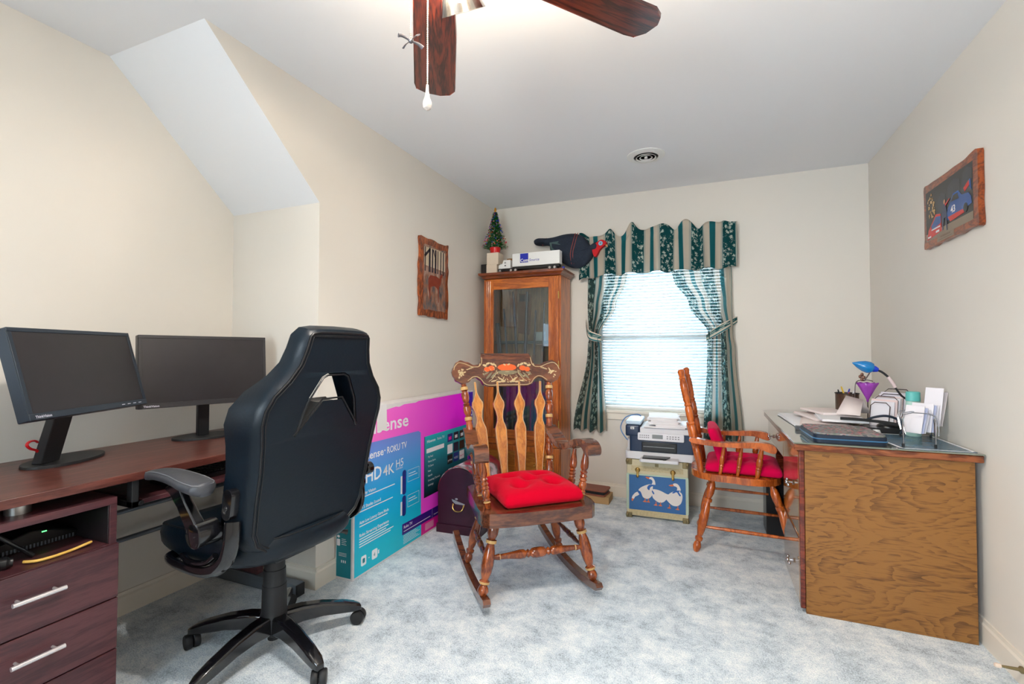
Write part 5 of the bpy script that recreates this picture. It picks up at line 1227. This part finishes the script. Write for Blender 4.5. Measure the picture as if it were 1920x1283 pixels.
LAC = wood('lacquered_drawer', S(138, 96, 50), S(172, 126, 72), (5, 5, 1.0), .06, 1.0, 1.0, .6, 1.2)
EDG = wood('red_edge', S(84, 30, 20), S(130, 54, 34), (2, 1, 6), .25, 1.0, .4)
O = (.70, 2.46, 0)
dk = thing('writing_desk', 'wide wooden writing desk with lacquered drawers along the right wall', 'desk', O)
ox, oy = O[0], O[1]
m = MB(); bb(m, .352, 1.003, 2.435, 3.66, .722, .752); m.build('desktop', wood('desk_top_wood', S(100, 46, 22), S(150, 82, 44), (1, 5, 5), .25, 1.0, .4), dk, bevel=.005)
m = MB(); bb(m, .350, 1.004, 2.43, 3.664, .7523, .7585); gl = m.build('glass_top', mat('smoked_glass', S(112, 118, 104), .04, spec=.9, coat=1.0), dk, bevel=.0015)
m = MB(); bb(m, .395, .982, 2.455, 2.475, 0, .722); m.build('end_panel', VEN, dk, bevel=.002)
m = MB(); bb(m, .40, .98, 2.475, 2.935, .03, .721); bb(m, .415, .98, 3.60, 3.63, 0, .721); bb(m, .94, .98, 2.935, 3.60, .25, .721); m.build('carcass', EDG, dk, bevel=.002)
m = MB(); bb(m, .374, .394, 2.457, 2.48, 0.02, .722); m.build('front_edge_strip', EDG, dk, bevel=.003)
def dknob(parent, y, z, s_=1):
    m = MB(); X0 = .355 - ox
    m.lathe([(0, .011), (.003, .012), (.005, .006)], (.3725 - ox, y - oy, z), (-9, y - oy, z), 14, 0, False)
    m.tube([(.370 - ox, y - oy, z), (.359 - ox, y - oy, z), (.346 - ox, y - oy - .002, z)], .004, 8)
    m.ell((.346 - ox, y - oy - .002, z), .009, 10, 6); m.ell((.350 - ox, y - oy - .024, z - .008), .007, 10, 6); m.ell((.350 - ox, y - oy + .02, z + .008), .007, 10, 6)
    m.tube([(.350 - ox, y - oy - .026, z - .009), (.344 - ox, y - oy, z - .002), (.350 - ox, y - oy + .022, z + .009)], .0035, 8, 0, 4)
    m.build('drawer_pull', CHROME, parent)
for z0, z1, y0, y1, hz in ((.335, .715, 2.482, 2.938, .535), (.03, .327, 2.482, 2.938, .165), (.588, .715, 2.944, 3.625, .635)):
    m = MB(); bb(m, .3735, .3995, y0, y1, z0, z1); dd = m.build('drawer', LAC, dk, bevel=.003)
    dknob(dd, 2.62 if y1 < 3.2 else 3.34, hz)
    m = MB(); bb(m, .371, .3737, y0, y1, z1 - .008, z1 - .001); m.build('edge_moulding', EDG, dd, bevel=.001)
pt = MB(); pt.prism([(.74, 2.44), (.99, 2.455), (.985, 2.86), (.70, 2.84)], 0, .0012); o = pt.build('photo_sheet', mat('blue_green_photo', S(84, 112, 132), .25, var=.7, vscale=16), None, loc=(0, 0, .7587)); tag(o, 'blue photo sheet with white border lying on the desk corner', 'photo')
pt = MB()
pp = [(.74, 2.44), (.99, 2.455), (.985, 2.86), (.70, 2.84)]
for i in range(4):
    a = Vector(pp[i] + (0,)); c = Vector(pp[(i + 1) % 4] + (0,)); nn = (c - a).normalized().cross(Vector((0, 0, -1))) * .012
    pt.add([a, c, c + nn, a + nn], [(0, 1, 2, 3)])
b_ = pt.build('white_border', PAPER, o, smooth=False); b_.location = (0, 0, .0016)
cube_thing('computer_tower', .335, .53, 3.40, 3.585, 0, .36, BLACKP, 'black box standing on the carpet under the desk', 'computer tower', .006)
bpy.data.objects['computer_tower'].rotation_euler = (0, 0, .0)

ZD = .7588
# paper layers on the desk
lay = [(.565, 3.15, .27, .62, 3, 0, 'bottommost wide sheet pile on the left of the desk'), (.585, 3.05, .20, .40, -10, 1, 'cream paper pile fanned towards the chair'), (.62, 3.20, .22, .34, 9, 1, 'pale pink paper pile in the middle of the heap'), (.66, 3.05, .20, .30, -4, 0, 'white paper pile near the floral binder'), (.64, 3.24, .18, .26, 16, 1, 'topmost cream paper pile before the pen cup')]
z = ZD
for i, (x, y, w_, l_, a, k, lab) in enumerate(lay):
    th = .0125; m = MB(); m.box(-w_ / 2, w_ / 2, -l_ / 2, l_ / 2, 0, th); m.add([(-w_ / 2 - .012, -l_ / 2 + .03, th * .2), (w_ / 2, -l_ / 2 - .015, th * .2), (w_ / 2, l_ / 2, th * .3), (-w_ / 2 - .01, l_ / 2 - .01, th * .3)], [(0, 1, 2, 3)])
    o = m.build('paper_pile', (PAPER, PAPERW)[k], None, bevel=.0015, loc=(x, y, z)); o.rotation_euler = (0, 0, math.radians(a)); tag(o, lab, 'papers', 'loose papers on the desk'); z += th + .0004
# floral binder
bd = thing('zipped_binder', 'zipped navy binder with floral cover at the desk edge', 'binder', (.565, 2.61, ZD), 2)
BD_D = mat('binder_navy', S(16, 32, 54), .5)
def tap():
    m, nt, b = new_mat('floral_tapestry'); tc = nt.nodes.new('ShaderNodeTexCoord'); n = nt.nodes.new('ShaderNodeTexVoronoi'); n.inputs['Scale'].default_value = 90; nt.links.new(tc.outputs['Object'], n.inputs['Vector'])
    r = nt.nodes.new('ShaderNodeValToRGB'); r.color_ramp.interpolation = 'CONSTANT'; e = r.color_ramp.elements; e[0].color = S(128, 122, 120); e[1].position = .34; e[1].color = S(190, 84, 104)
    for p, c in ((.42, S(110, 116, 106)), (.6, S(150, 140, 140)), (.72, S(84, 86, 92)), (.84, S(186, 142, 146)), (.92, S(120, 130, 140))): k = e.new(p); k.color = c
    sp = nt.nodes.new('ShaderNodeSeparateColor'); nt.links.new(n.outputs['Color'], sp.inputs[0]); nt.links.new(sp.outputs[0], r.inputs[0]); nt.links.new(r.outputs[0], b.inputs['Base Color']); b.inputs['Roughness'].default_value = .8; return m
MB().prism(rounded(.275, .30, .03, 5), 0, .036).build('zipped_body', BD_D, bd, bevel=.006)
MB().prism(rounded(.269, .294, .035, 5), .0362, .044).build('floral_cover', tap(), bd, bevel=.005, seg=3)
m = MB(); m.tube([(p[0], p[1], .018) for p in rounded(.278, .303, .03, 5)], .003, 6, 0, 0, True); m.build('zip', mat('zip_blue', S(60, 110, 150), .4), bd)
cube_thing('correction_tape', .415, .475, 2.805, 2.84, ZD, ZD + .02, mat('grey_case', S(78, 80, 86), .5), 'small grey case beside the left corner of the floral binder', 'case', .003)
# open magazine and blue thing at the back
cube_thing('magazine', .60, .80, 3.45, 3.62, ZD, ZD + .014, mat('magazine_cover', S(120, 140, 150), .4, var=.5, vscale=20), 'folded magazine at the far left corner of the desk', 'magazine')
m = MB(); m.ell((0, 0, .018), (.045, .035, .018), 16, 8); o = m.build('cloth_pouch', mat('blue_cloth', S(70, 84, 150), .8), None, loc=(.785, 3.56, ZD + .0145)); tag(o, 'small blue pouch on the folded magazine behind the pen cup', 'pouch')
# pen cup
pc = thing('pen_cup', 'bronze wire mesh pen cup full of pens on the desk', 'pen cup', (.752, 3.315, ZD + .0145), 0)
def meshm():
    m = bpy.data.materials.new('bronze_mesh'); m.use_nodes = True; nt = m.node_tree; b = nt.nodes['Principled BSDF']; b.inputs['Base Color'].default_value = S(110, 84, 66); b.inputs['Metallic'].default_value = .6; b.inputs['Roughness'].default_value = .35
    t = nt.nodes.new('ShaderNodeBsdfTransparent'); mx = nt.nodes.new('ShaderNodeMixShader'); mx.inputs[0].default_value = .32; nt.links.new(b.outputs[0], mx.inputs[1]); nt.links.new(t.outputs[0], mx.inputs[2]); nt.links.new(mx.outputs[0], nt.nodes['Material Output'].inputs[0]); return m
m = MB(); m.lathe([(0, .056), (.145, .058), (.145, .056), (.003, .054)], (0, 0, 0), (0, 0, 1), 32, 0, False); m.build('mesh_wall', meshm(), pc)
m = MB(); m.tube([(.0585 * math.cos(a), .0585 * math.sin(a), .146) for a in [2 * PI * k / 32 for k in range(32)]], .0028, 6, 0, 0, True); m.build('rim', BLACKM, pc)
m = MB(); m.lathe([(0, .052), (.002, .052)], (0, 0, .002), (0, 0, 1), 24, 0, False); m.build('bottom', BLACKM, pc)
pens = [((-.03, 0), (.02, .03), .17, S(30, 50, 160), 'dark blue pen'), ((.02, -.02), (-.03, -.01), .185, S(230, 190, 60), 'tall yellow pen'), ((.0, .03), (-.04, .02), .165, S(20, 20, 24), 'black pen'), ((-.02, -.03), (.035, .0), .16, S(235, 235, 235), 'white pen'), ((.03, .01), (.0, -.04), .155, S(200, 90, 60), 'orange pen')]
for (b0, t0, L, c, nm) in pens:
    p0 = Vector((b0[0], b0[1], .008)); p1 = Vector((t0[0], t0[1], L))
    o = MB().lathe([(0, .001), (.06, .0042), (.95, .0042), (1, .003)], p0, p1, 8).build('pen', mat('pen_' + nm.replace(' ', '_'), c, .35), None, loc=pc.location); tag(o, nm + ' standing in the mesh pen cup', 'pen', 'pens in the mesh cup')
# leaning folded leaflet
fl = MB(); fl.add([(-.05, -.07, 0), (.06, -.07, 0), (.045, .05, .075), (-.03, .03, .095)], [(0, 1, 2, 3)]); fl.add([(-.03, .03, .095), (.045, .05, .075), (.07, .09, .0), (-.02, .09, 0)], [(0, 1, 2, 3)])
o = fl.build('leaflet', PAPERW, None, solid=.0012, loc=(.72, 3.10, ZD + .065)); o.rotation_euler = (0, 0, math.radians(-28)); tag(o, 'folded white leaflet standing like a tent on the papers', 'leaflet')

def env(cx, cy, cz, w_, h_, yaw, lean, m_, lab, grp, th=.006):
    """upright envelope: local x = width, y = thickness, z = height"""
    mm = MB(); mm.box(-w_ / 2, w_ / 2, -th / 2, th / 2, 0, h_)
    o = mm.build('envelope', m_, None, bevel=.0015); o.matrix_world = Matrix.Translation((cx, cy, cz)) @ Matrix.Rotation(math.radians(yaw), 4, 'Z') @ Matrix.Rotation(math.radians(lean), 4, 'X'); return tag(o, lab, 'envelope', grp)
ENV = [mat('envelope_white', S(240, 236, 242), .7), mat('envelope_pink', S(240, 216, 214), .7), mat('envelope_grey', S(206, 196, 196), .7), mat('envelope_blue', S(196, 202, 232), .7)]
# back letter holder : wire loops with envelopes between, facing the chair side
h1 = thing('letter_holder', 'dark wire letter holder full of mail near the pen cup', 'letter holder', (.875, 3.09, ZD), -42)
WIRE = mat('dark_wire', S(70, 56, 56), .35, metal=.6); WIREC = mat('chrome_wire', S(170, 172, 180), .2, metal=1.0)
for k, (yy, hh, ww) in enumerate(((-.075, .135, .09), (-.025, .165, .11), (.025, .175, .11), (.08, .20, .12))):
    m = MB(); c = .018; ln = .16 * hh
    m.tube([(-ww / 2, yy, .006), (-ww / 2, yy + ln * .9, hh - c), (-ww / 2 + c, yy + ln, hh), (ww / 2 - c, yy + ln, hh), (ww / 2, yy + ln * .9, hh - c), (ww / 2, yy, .006)], .0022, 6, 0, 0); m.build('wire_loop', WIRE, h1)
m = MB(); m.tube([(-.04, -.10, .006), (-.04, .11, .006)], .003, 6); m.tube([(.04, -.10, .006), (.04, .11, .006)], .003, 6); m.build('wire_base', WIRE, h1)
a70 = math.radians(-42)
def hpos(y, x=0): return (.875 + x * math.cos(a70) - y * math.sin(a70), 3.09 + x * math.sin(a70) + y * math.cos(a70))
for y, hh, ww, mi, lab in ((-.050, .14, .20, 0, 'front white envelope in the dark wire holder'), (-.036, .150, .22, 1, 'second pinkish envelope in the dark wire holder'), (-.010, .155, .22, 0, 'third envelope from the front in the dark wire holder'), (.002, .16, .22, 2, 'grey envelope in the middle of the dark wire holder'), (.012, .165, .22, 1, 'pink envelope just behind the grey one in the holder'), (.040, .175, .23, 0, 'tall white envelope near the back of the dark holder'), (.055, .185, .23, 0, 'tallest white envelope at the back of the dark holder')):
    x, y2 = hpos(y); env(x, y2, ZD + .0095, ww * .55, hh * .95, -42, -9, ENV[mi], lab, 'mail in the dark wire holder', .007)
# front letter rack
h2 = thing('letter_rack', 'chrome wire letter rack full of envelopes at the desk corner', 'letter rack', (.873, 2.64, ZD + .0026), -10)
m = MB()
for s_ in (-1, 1):
    x = s_ * .055
    m.tube([(x - .03, -.16 + .02 * s_, .004), (x - .03, -.155 + .02 * s_, .10), (x - .028, -.10, .115), (x - .02, -.06, .085), (x - .01, .0, .035), (x, .06, .035), (x + .0, .12, .03), (x, .145, .004)], .0026, 7, 0, 5)
m.build('wire_frame', WIREC, h2)
m = MB()
for y in (-.05, .0, .05, .09): m.tube([(-.06, y, .037), (-.062, y + .03, .12), (.045, y + .03, .12), (.05, y, .037)], .0022, 6, 0, 3)
m.build('divider_loop', WIREC, h2)
m = MB()
for p in ((-.085, -.18), (.025, -.14), (-.055, .145), (.055, .145)): m.cyl((p[0], p[1], .0), (p[0], p[1], .014), .0048, 10)
m.build('rubber_foot', BLACKM, h2)
for (cx, cy, cz, ww, hh, yaw, lean, mi, lab) in (
    (.845, 2.66, .797, .075, .125, -48, 14, 0, 'leftmost white envelope in the chrome rack, before the bottle'), (.856, 2.668, .797, .075, .118, -48, 18, 3, 'bluish envelope second from the left in the chrome rack'), (.868, 2.676, .797, .07, .112, -48, 22, 0, 'white envelope left of the blue edged bundle'),
    (.888, 2.70, .80, .085, .130, -46, 12, 0, 'white envelope in the middle of the chrome rack'), (.898, 2.707, .80, .085, .124, -46, 15, 3, 'blue edged envelope in the middle of the chrome rack'), (.909, 2.714, .80, .08, .128, -46, 18, 0, 'envelope just right of the blue edged one in the rack'),
    (.938, 2.73, .825, .07, .175, -46, 12, 0, 'tall white envelope standing highest in the chrome rack'), (.950, 2.74, .825, .07, .160, -46, 18, 2, 'grey envelope leaning right in the chrome rack')):
    env(cx, cy, cz, ww, hh, yaw, -lean, ENV[mi], lab, 'mail in the chrome rack', .0045)
# bottle
bo = thing('lotion_bottle', 'pale green lotion bottle with teal cap between the letter holders', 'bottle', (.905, 2.825, ZD))
MB().lathe([(0, .026), (.005, .031), (.06, .033), (.13, .030), (.165, .028), (.168, .026)], (0, 0, 0), (0, 0, 1), 24, 0, False, sq=.7).build('body', mat('pale_green_plastic', S(178, 214, 204), .3), bo)
MB().lathe([(.1685, .029), (.21, .028), (.213, .024)], (0, 0, 0), (0, 0, 1), 24, 0, False, sq=.75).build('cap', mat('teal_cap', S(98, 190, 184), .35), bo)
# jar, handset, small white lid
ja = thing('blue_jar', 'blue glass jar with white lid beside the black handset', 'jar', (.925, 2.985, ZD))
MB().lathe([(0, .030), (.004, .034), (.045, .034), (.05, .031)], (0, 0, 0), (0, 0, 1), 24, 0, False).build('body', mat('blue_glass', S(16, 66, 120), .15, coat=.5), ja)
MB().lathe([(.0502, .033), (.062, .033), (.064, .028)], (0, 0, 0), (0, 0, 1), 24, 0, False).build('lid', mat('pale_lid', S(200, 222, 230), .4), ja)
tp = thing('desk_telephone', 'black desk telephone with its long handset by the binder', 'telephone', (.80, 2.905, ZD + .0015), 0)
m = MB(); m.prism(rounded(.17, .11, .03, 4), 0, .026); m.ell((.035, .0, .024), (.055, .045, .028), 18, 8); m.build('base', BLACKP, tp, bevel=.006)
m = MB(); m.tube([(-.175, -.015, .060), (-.10, -.03, .060), (.0, -.045, .054), (.065, -.055, .044)], .009, 8, 0, 4, flat=.6); m.build('handset', BLACKM, tp)
m = MB(); m.tube([(-.06, .03, .048), (-.02, .03, .068), (.03, .025, .078), (.075, .02, .062), (.09, .015, .03)], .006, 8, 0, 4); m.build('arched_grip', BD_D, tp)
tag(MB().lathe([(0, .018), (.012, .019), (.024, .014), (.026, .004)], (0, 0, 0), (0, 0, 1), 20, 0, False).build('white_knob', WHITE, None, loc=(.752, 2.80, ZD)), 'small round white lid by the right end of the binder', 'lid')
# blue lamp
la = thing('desk_lamp', 'gooseneck desk lamp with translucent blue shade', 'desk lamp', (.955, 3.0, ZD))
def L3(x, y, z): return (x - .955, y - 3.0, z - ZD)
MB().lathe([(0, .030), (.006, .031), (.014, .02), (.02, .008)], (0, 0, 0), (0, 0, 1), 20, 0, False).build('base', BLACKM, la)
MB().tube([L3(.955, 3.0, .775), L3(.965, 3.0, .84), L3(.948, 3.0, .904), L3(.914, 3.0, .938), L3(.889, 3.0, .978)], .0048, 10, 0, 6).build('gooseneck', BLACKM, la)
MB().tube([L3(.889, 3.0, .978), L3(.880, 3.0, .998), L3(.859, 3.0, 1.033)], .008, 10, 0, 4).build('white_sleeve', mat('pinkish_sleeve', S(236, 214, 214), .5), la)
MB().tube([L3(.861, 3.0, 1.031), L3(.835, 3.0, 1.056), L3(.806, 3.0, 1.071)], .0055, 10, 0, 4).build('gooseneck', BLACKM, la)
p0 = Vector(L3(.815, 3.0, 1.068)); p1 = Vector(L3(.706, 3.0, 1.104))
BLS = mat('blue_lamp_plastic', S(20, 140, 216), .2, trans=.25, coat=.3)
sh = MB(); sh.lathe([(.0, .009), (.10, .014), (.16, .016), (.22, .026), (.34, .031), (.55, .028), (.78, .017), (.93, .007), (1.0, .002)], p0, p1, 24); sh.build('shade', BLS, la)
MB().lathe([(-.02, .0105), (.13, .0175), (.17, .0165)], p0, p1, 18).build('lamp_collar', mat('deep_blue_plastic', S(24, 60, 200), .3), la)
# purple glass flower on a wire stand
fs = thing('glass_flower', 'purple glass flower bowl on a curled metal wire stand', 'ornament', (.805, 3.17, ZD + .0))
def L4(x, y, z): return (x - .805, y - 3.17, z - ZD)
MB().lathe([(0, .022), (.004, .022), (.006, .003), (.128, .0025)], (0, 0, 0), (0, 0, 1), 18, 0, False).build('base', WIRE, fs, loc=(.010, 0, 0))
m = MB(); m.tube([L4(.775, 3.17, .76), L4(.757, 3.17, .86), L4(.757, 3.17, .95), L4(.763, 3.17, .992), L4(.782, 3.17, 1.003), L4(.80, 3.17, 1.0)], .0022, 6, 0, 6); m.tube([L4(.80, 3.17, 1.0), L4(.82, 3.17, 1.035), L4(.832, 3.17, 1.06)], .003, 6, 0, 4); m.tube([L4(.79, 3.17, 1.002), L4(.815, 3.17, 1.006), L4(.84, 3.17, .999)], .002, 6, 0, 3)
m.build('wire_stem', WIRE, fs)
m = MB()
for k, (dx, dz) in enumerate(((0, 0), (.010, .012), (-.008, .016), (.002, .028))): m.ell(L4(.790 + dx, 3.17 + .004 * (k % 2), 1.008 + dz), (.008, .004, .010), 10, 6)
m.build('leaf_cluster', mat('copper_leaf', S(130, 92, 78), .4, metal=.6), fs)
m = MB(); n_ = 36; v_ = []
for (z, r, amp_) in ((.885, .003, 0), (.90, .006, 0), (.912, .011, 0), (.93, .020, .02), (.965, .036, .05), (.99, .050, .08)):
    for k in range(n_): a = 2 * PI * k / n_; rr = r * (1 + amp_ * math.sin(a * 9)); v_.append((.010 + rr * math.cos(a), rr * math.sin(a) * .8, z - ZD + amp_ * .04 * math.cos(a * 9)))
m.add(v_, [(i * n_ + k, i * n_ + (k + 1) % n_, (i + 1) * n_ + (k + 1) % n_, (i + 1) * n_ + k) for i in range(5) for k in range(n_)]); m.build('flower_bowl', mat('purple_glass', S(186, 84, 206), .2, trans=.25), fs, solid=.002)

# ------------------------------------------------------------ wall plaques
WBR = wood('plaque_wood', S(96, 40, 12), S(172, 84, 30), (6, 6, 2), .3, 1.0, .4)
def rough_outline(w_, h_, n, amp_, seed):
    r = random.Random(seed); pts = []
    for (a, b_) in (((-w_ / 2, -h_ / 2), (w_ / 2, -h_ / 2)), ((w_ / 2, -h_ / 2), (w_ / 2, h_ / 2)), ((w_ / 2, h_ / 2), (-w_ / 2, h_ / 2)), ((-w_ / 2, h_ / 2), (-w_ / 2, -h_ / 2))):
        k = max(3, int(n * math.dist(a, b_)))
        for i in range(k):
            t = i / k; pts.append((a[0] + (b_[0] - a[0]) * t + r.uniform(-amp_, amp_), a[1] + (b_[1] - a[1]) * t + r.uniform(-amp_, amp_), 0))
    return [(p.x, p.y) for p in catmull(pts, 3, True)]
dp = thing('deer_plaque', 'tall wooden plaque with a deer in a misty forest on the left wall', 'picture', (XL, 2.822, 1.665))
M = frame((.0, 0, 0), (0, 1, 0), (0, 0, 1))
MB().prism(rough_outline(.365, .535, 22, .007, 5), .002, .020, 0, M).build('wood_board', WBR, dp, bevel=.006)
def forest():
    m, nt, b = new_mat('misty_forest_print'); tc = nt.nodes.new('ShaderNodeTexCoord'); mp = nt.nodes.new('ShaderNodeMapping'); mp.inputs['Scale'].default_value = (8, 14, 7); nt.links.new(tc.outputs['Object'], mp.inputs[0])
    n = nt.nodes.new('ShaderNodeTexNoise'); n.inputs['Scale'].default_value = 2; n.inputs['Detail'].default_value = 8; nt.links.new(mp.outputs[0], n.inputs['Vector'])
    r = nt.nodes.new('ShaderNodeValToRGB'); e = r.color_ramp.elements; e[0].position = .3; e[0].color = S(70, 74, 84); e[1].position = .7; e[1].color = S(168, 140, 124); k = e.new(.5); k.color = S(142, 96, 74); k = e.new(.42); k.color = S(112, 100, 96)
    nt.links.new(n.outputs['Fac'], r.inputs[0]); nt.links.new(r.outputs[0], b.inputs['Base Color']); b.inputs['Roughness'].default_value = .3; return m
m = MB(); m.poly(rough_outline(.285, .44, 20, .003, 9), 0, M @ Matrix.Translation((0, 0, .0205))); 
m.poly([(-.135, .08), (.135, .07), (.135, .205), (.04, .21), (-.135, .205)], 1, M @ Matrix.Translation((0, 0, .0208)))
Z_ = M @ Matrix.Translation((0, 0, .0211))
for x, w_ in ((-.125, .012), (-.07, .026), (-.035, .018), (.005, .024), (.035, .010), (.075, .014), (.11, .016)): m.poly([(x - w_ / 2, .04), (x + w_ / 2, .04), (x + w_ * .35 + .004, .205), (x - w_ * .3, .205)], 2, Z_)
for q in ([(-.13, .13), (-.06, .19), (-.055, .205), (-.07, .205), (-.135, .15)], [(-.03, .20), (.01, .12), (.015, .12), (-.018, .205)]): m.poly(q, 2, Z_)
m.poly([(-.085, -.01), (-.06, .02), (.02, .022), (.06, .01), (.07, .035), (.085, .05), (.10, .048), (.10, .03), (.085, .015), (.075, -.03), (.055, -.05), (.05, -.16), (.044, -.16), (.04, -.07), (.0, -.05), (-.055, -.06), (-.06, -.10), (-.055, -.15), (-.063, -.15), (-.075, -.10), (-.085, -.05)], 3, Z_)
for q in ([(.085, .05), (.078, .085), (.082, .085), (.092, .05)], [(.098, .048), (.115, .08), (.119, .078), (.104, .046)]): m.poly(q, 4, Z_)
m.build('forest_print', [forest(), mat('mist_cream', S(196, 178, 150), .3, var=.15, vscale=12), mat('tree_trunk_print', S(44, 34, 48), .3), mat('deer_brown', S(136, 54, 36), .3, var=.2, vscale=30), mat('antler_tan', S(190, 150, 110), .3)], dp, smooth=False)

rp = thing('race_car_plaque', 'wooden plaque with a blue and red race car photo on the right wall', 'picture', (XR, 2.66, 1.815))
M = frame((0, 0, 0), (0, -1, 0), (0, 0, 1))
MB().prism(rough_outline(.50, .30, 20, .004, 3), .002, .022, 0, M).build('wood_board', wood('dark_plaque_wood', S(96, 36, 10), S(158, 74, 26), (6, 2, 6), .3, 1.0, .4), rp, bevel=.004)
Z0 = lambda k: M @ Matrix.Translation((0, 0, .0223 + .0003 * k))
m = MB(); m.rect(-.225, .215, -.115, .118, 0, 0, Z0(0)); m.rect(-.225, .215, -.12, -.085, 0, 1, Z0(1)); m.rect(-.11, .05, -.145, -.1205, 0, 1, Z0(1))
for x0, x1, z0, z1 in ((-.10, -.02, -.02, .075), (.0, .11, -.01, .10), (.13, .21, 0, .11)): m.poly([(x0, z0), (x1, z0), (x1, z1 - .02), ((x0 + x1) / 2, z1), (x0, z1 - .02)], 2, Z0(1))
m.poly([(-.02, -.055), (.0, -.015), (.03, .01), (.05, .035), (.095, .035), (.125, .008), (.18, 0), (.20, -.02), (.205, -.05), (.10, -.065), (.0, -.07)], 3, Z0(2))
m.poly([(.03, .005), (.052, .027), (.09, .027), (.10, .0)], 0, Z0(3)); m.poly([(.0, -.055), (.13, -.055), (.15, -.072), (.02, -.080)], 4, Z0(3)); m.poly([(.14, .03), (.185, .05), (.19, .03), (.15, .012)], 4, Z0(3)); m.poly([(.185, .05), (.20, .052), (.205, .0), (.19, .02)], 3, Z0(4))
m.text('43', .042, .028, -.045, 0, 5, Z0(4), bold=.0012)
m.ell((.155, -.055, 0), (.018, .020, .0003), 16, 4, 0, Z0(4))
m.poly([(-.215, -.115), (-.20, -.07), (-.12, -.01), (-.07, -.02), (-.06, -.10)], 4, Z0(2)); m.poly([(-.17, -.06), (-.12, -.022), (-.07, -.03), (-.07, -.062), (-.15, -.075)], 3, Z0(3)); m.rect(-.165, -.075, -.078, -.072, 0, 5, Z0(4)); m.rect(-.12, -.085, -.098, -.088, 0, 5, Z0(4)); m.rect(-.205, -.17, -.108, -.100, 0, 5, Z0(4))
m.poly([(-.055, -.10), (-.045, -.10), (-.035, -.05), (-.02, -.05), (-.015, -.11), (-.004, -.11), (-.008, -.03), (-.02, .012), (-.04, .012), (-.055, -.03)], 6, Z0(5)); m.ell((-.03, .022, 0), (.009, .011, .0003), 12, 4, 7, Z0(5)); m.poly([(-.02, .0), (.02, .02), (.02, .026), (-.025, .01)], 4, Z0(6))
rr = random.Random(4)
for k in range(46):
    a = rr.uniform(0, 6.28); q = rr.uniform(.15, 1) ** .6; m.ell((-.165 + .042 * q * math.cos(a), .035 + .062 * q * math.sin(a), 0), (rr.uniform(.003, .008), rr.uniform(.003, .008), .0003), 7, 4, 8, Z0(3))
for k in range(12): m.rect(-.075 + k * .008, -.070 + k * .008, -.129, -.122, 0, 9, Z0(3))
m.rect(-.095, .035, -.138, -.136, 0, 9, Z0(3))
m.build('race_car_print', [mat('print_dark', S(16, 20, 26), .2), mat('print_sand', S(132, 116, 98), .3), mat('print_shadow_arch', S(42, 48, 58), .2), mat('print_blue', S(22, 76, 146), .2), mat('print_red', S(196, 28, 32), .2), mat('print_white', S(226, 226, 230), .2), mat('print_navy_suit', S(28, 40, 84), .2), mat('print_skin', S(190, 130, 100), .3), mat('print_gold_leaf', S(190, 150, 96), .3), mat('print_brown_ink', S(90, 50, 30), .3)], rp, smooth=False)

# door stop on the right baseboard
ds = thing('door_stop', 'brass spring door stop with white tip on the right baseboard', 'door stop', (.997, 2.205, .062), 0)
m = MB(); m.lathe([(0, .012), (.006, .012), (.012, .006), (.06, .004)], (0, 0, 0), (-1, 0.0, 0), 14, 0, False); m.build('stem', BRSD, ds)
m = MB(); m.lathe([(.058, .007), (.070, .008), (.075, .006)], (0, 0, 0), (-1, 0.0, 0), 14, 0, False); m.build('rubber_tip', mat('cream_rubber', S(236, 214, 196), .6), ds)
